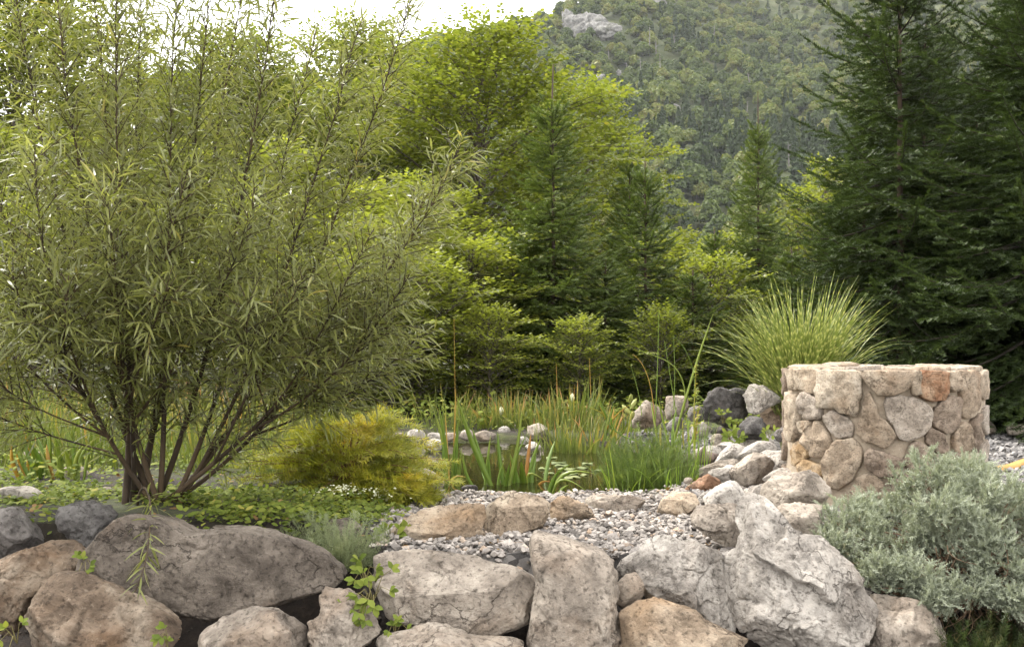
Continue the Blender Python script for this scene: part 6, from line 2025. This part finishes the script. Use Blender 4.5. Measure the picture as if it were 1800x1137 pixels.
for k, (pts, lab) in enumerate(CLIFFS):
    pts = np.array(pts, float)
    cy, cx = pts[:, 1].mean(), pts[:, 0].mean()
    # march along the sight line to the slope
    dd = np.linspace(230, 720, 500)
    zs = mount_z((cx - 900) / FPX * dd, dd)
    ray = CZ + (HY - cy) / FPX * dd
    hit = np.where(zs >= ray)[0]
    d = float(dd[hit[0]]) if len(hit) else 480.0
    o = rock(pts, d - (3.0 if k == 0 else 7.0), 'cliff', lab, 'cliff', 'pale rock faces on the mountainside', res=5, depth=.4, rough=.13, seed=900 + k, lean=.45, facets=7, block=.12, cracks=1.5)
    o['category'] = 'cliff'
    cl_pts.append((o.location.x, o.location.y, (np.ptp(pts[:, 0]) * .5 + 4) * d / FPX))

SNAGS = [(1142, 48, 52), (1126, 100, 55), (1154, 70, 44), (1160, 95, 55), (1102, 110, 40), (1185, 62, 30), (1070, 88, 35), (1318, 128, 40), (1312, 178, 46), (1387, 250, 42), (1394, 315, 50), (1465, 165, 36), (1300, 330, 44), (1210, 190, 30), (1255, 45, 30)]
SNAGL = ['tallest bare dead trunk right of the broad cliff', 'dead trunk left of the tallest one', 'dead trunk just right of the tallest one', 'lower dead trunk beside the two tall ones', 'dead trunk below the right end of the broad cliff',
         'short dead trunk right of the dead trunk group', 'dead trunk under the left half of the broad cliff', 'dead trunk in the middle of the upper slope', 'dead trunk right above the thin-topped spruce', 'thin dead trunk right of the thin-topped spruce',
         'dead trunk low on the slope between the thin-topped and the tall spruce', 'dead trunk left of the tall dark spruce top', 'dead trunk low beside the thin-topped spruce', 'short dead trunk near the reddish scar', 'short dead trunk close to the top edge']
SNAGM = bark_mat('dead_wood', (.12, .11, .10), (.22, .205, .19), .8)
for k, (px, py, hp) in enumerate(SNAGS):
    dd = np.linspace(225, 720, 500)
    zs = mount_z((px - 900) / FPX * dd, dd)
    ray = CZ + (HY - (py + hp)) / FPX * dd
    hit = np.where(zs >= ray)[0]
    d = float(dd[hit[0]]) if len(hit) else 480.0
    h = hp * d / FPX
    b = W(px, py + hp, d)
    rg = np.random.default_rng(700 + k)
    t = thing('dead_tree', b, SNAGL[k], 'dead tree', 'dead trunks on the mountainside')
    bag = Bag()
    bag.add(*tube(np.array([[0, 0, -2], [rg.normal(0, .2), 0, h * .5], [rg.normal(0, .3), 0, h]]), [.24, .18, .06], 6))
    obj('trunk', bag.mesh('trunk'), SNAGM, t)
    bag = Bag()
    for j in range(7):
        z = h * rg.uniform(.4, .95); a = rg.uniform(0, 6.3); l = rg.uniform(.5, 1.6)
        bag.add(*tube(np.array([[0, 0, z], [cos(a) * l, sin(a) * l, z + .3 * l]]), [.07, .02], 4))
    obj('branch_stubs', bag.mesh('branch_stubs'), SNAGM, t)

# the forest itself: several thousand crowns that read as one mass
n = 26000
rg = np.random.default_rng(801)
dd = np.sqrt(rg.uniform(215 ** 2, 740 ** 2, n))
pp = rg.uniform(150, 2150, n)
xx = (pp - 900) / FPX * dd
zz = mount_z(xx, dd)
e = ridge_tan(pp)
dr = 190.0 / (1 - np.minimum(e, .42) / .56)
ok = dd < dr + 12
for cx, cy, cr in cl_pts:
    ok &= ~((np.abs(xx - cx) < cr) & (dd > cy - 6) & (dd < cy + 8))
xx, dd, zz = xx[ok], dd[ok], zz[ok]
# thin to a natural spacing
cell = {}
keep = []
for i in range(len(xx)):
    q = (int(xx[i] // 4.4), int(dd[i] // 4.4))
    if q not in cell:
        cell[q] = 1
        keep.append(i)
xx, dd, zz = xx[keep], dd[keep], zz[keep]
n = len(xx)
conifer = noise2(xx, dd, .012, 93.0) + rg.normal(0, .22, n) > .40
idx = np.where(conifer, rg.integers(4, 6, n), rg.integers(0, 4, n))
high = sstep(330, 520, dd)
scl = rg.uniform(.65, 1.12, n) * (1 - .3 * high)
fme = bpy.data.meshes.new('forest')
fme.vertices.add(n)
fme.vertices.foreach_set('co', np.column_stack([xx, dd, zz - .4]).astype(np.float32).ravel())
for nm, arr in (('scl', scl), ('rot', rg.uniform(0, 6.283, n)), ('idx', idx.astype(float))):
    fme.attributes.new(nm, 'FLOAT', 'POINT').data.foreach_set('value', np.asarray(arr, np.float32))
forest = obj('forest', fme)
tag(forest, 'dense mixed forest covering the mountainside', 'forest', kind='stuff')
ng = bpy.data.node_groups.new('forest_nodes', 'GeometryNodeTree')
ng.interface.new_socket('Geometry', in_out='INPUT', socket_type='NodeSocketGeometry')
ng.interface.new_socket('Geometry', in_out='OUTPUT', socket_type='NodeSocketGeometry')
gN, gL = ng.nodes, ng.links
gi, go = gN.new('NodeGroupInput'), gN.new('NodeGroupOutput')
jn = gN.new('GeometryNodeJoinGeometry')
def named(nm):
    a = gN.new('GeometryNodeInputNamedAttribute')
    a.data_type = 'FLOAT'
    a.inputs['Name'].default_value = nm
    return a.outputs['Attribute']
a_i, a_s, a_r = named('idx'), named('scl'), named('rot')
cx_ = gN.new('ShaderNodeCombineXYZ')
gL.new(a_r, cx_.inputs['Z'])
for k, p in enumerate(protos):
    oi = gN.new('GeometryNodeObjectInfo')
    oi.inputs['Object'].default_value = p
    oi.inputs['As Instance'].default_value = True
    cmp_ = gN.new('FunctionNodeCompare')
    cmp_.data_type = 'FLOAT'
    cmp_.operation = 'EQUAL'
    cmp_.inputs['B'].default_value = float(k)
    cmp_.inputs['Epsilon'].default_value = .1
    gL.new(a_i, cmp_.inputs['A'])
    ip = gN.new('GeometryNodeInstanceOnPoints')
    gL.new(gi.outputs[0], ip.inputs['Points'])
    gL.new(cmp_.outputs['Result'], ip.inputs['Selection'])
    gL.new(oi.outputs['Geometry'], ip.inputs['Instance'])
    gL.new(cx_.outputs[0], ip.inputs['Rotation'])
    gL.new(a_s, ip.inputs['Scale'])
    gL.new(ip.outputs[0], jn.inputs[0])
gL.new(jn.outputs[0], go.inputs[0])
forest.modifiers.new('forest', 'NODES').node_group = ng

# ================================================================== HAZE
hx, hy0, hy1, hz0, hz1 = 1350.0, -200.0, 1330.0, -4.0, 395.0
hv = np.array([[x, y, z] for z in (hz0, hz1) for x, y in ((-hx, hy0), (hx, hy0), (hx, hy1), (-hx, hy1))])
hf = np.array([[0, 3, 2, 1], [4, 5, 6, 7], [0, 1, 5, 4], [1, 2, 6, 5], [2, 3, 7, 6], [3, 0, 4, 7]])
hm, N, L = mat_new('haze_air')
ho = N.new('ShaderNodeOutputMaterial')
pv = N.new('ShaderNodeVolumePrincipled')
pv.inputs['Color'].default_value = (.93, .96, 1.0, 1)
pv.inputs['Density'].default_value = 0.00012
pv.inputs['Anisotropy'].default_value = 0.0
L.new(pv.outputs[0], ho.inputs['Volume'])
tag(obj('haze', mesh_np('haze', hv, hf, smooth=False), hm), 'thin pale summer haze in the air', 'haze', kind='stuff')
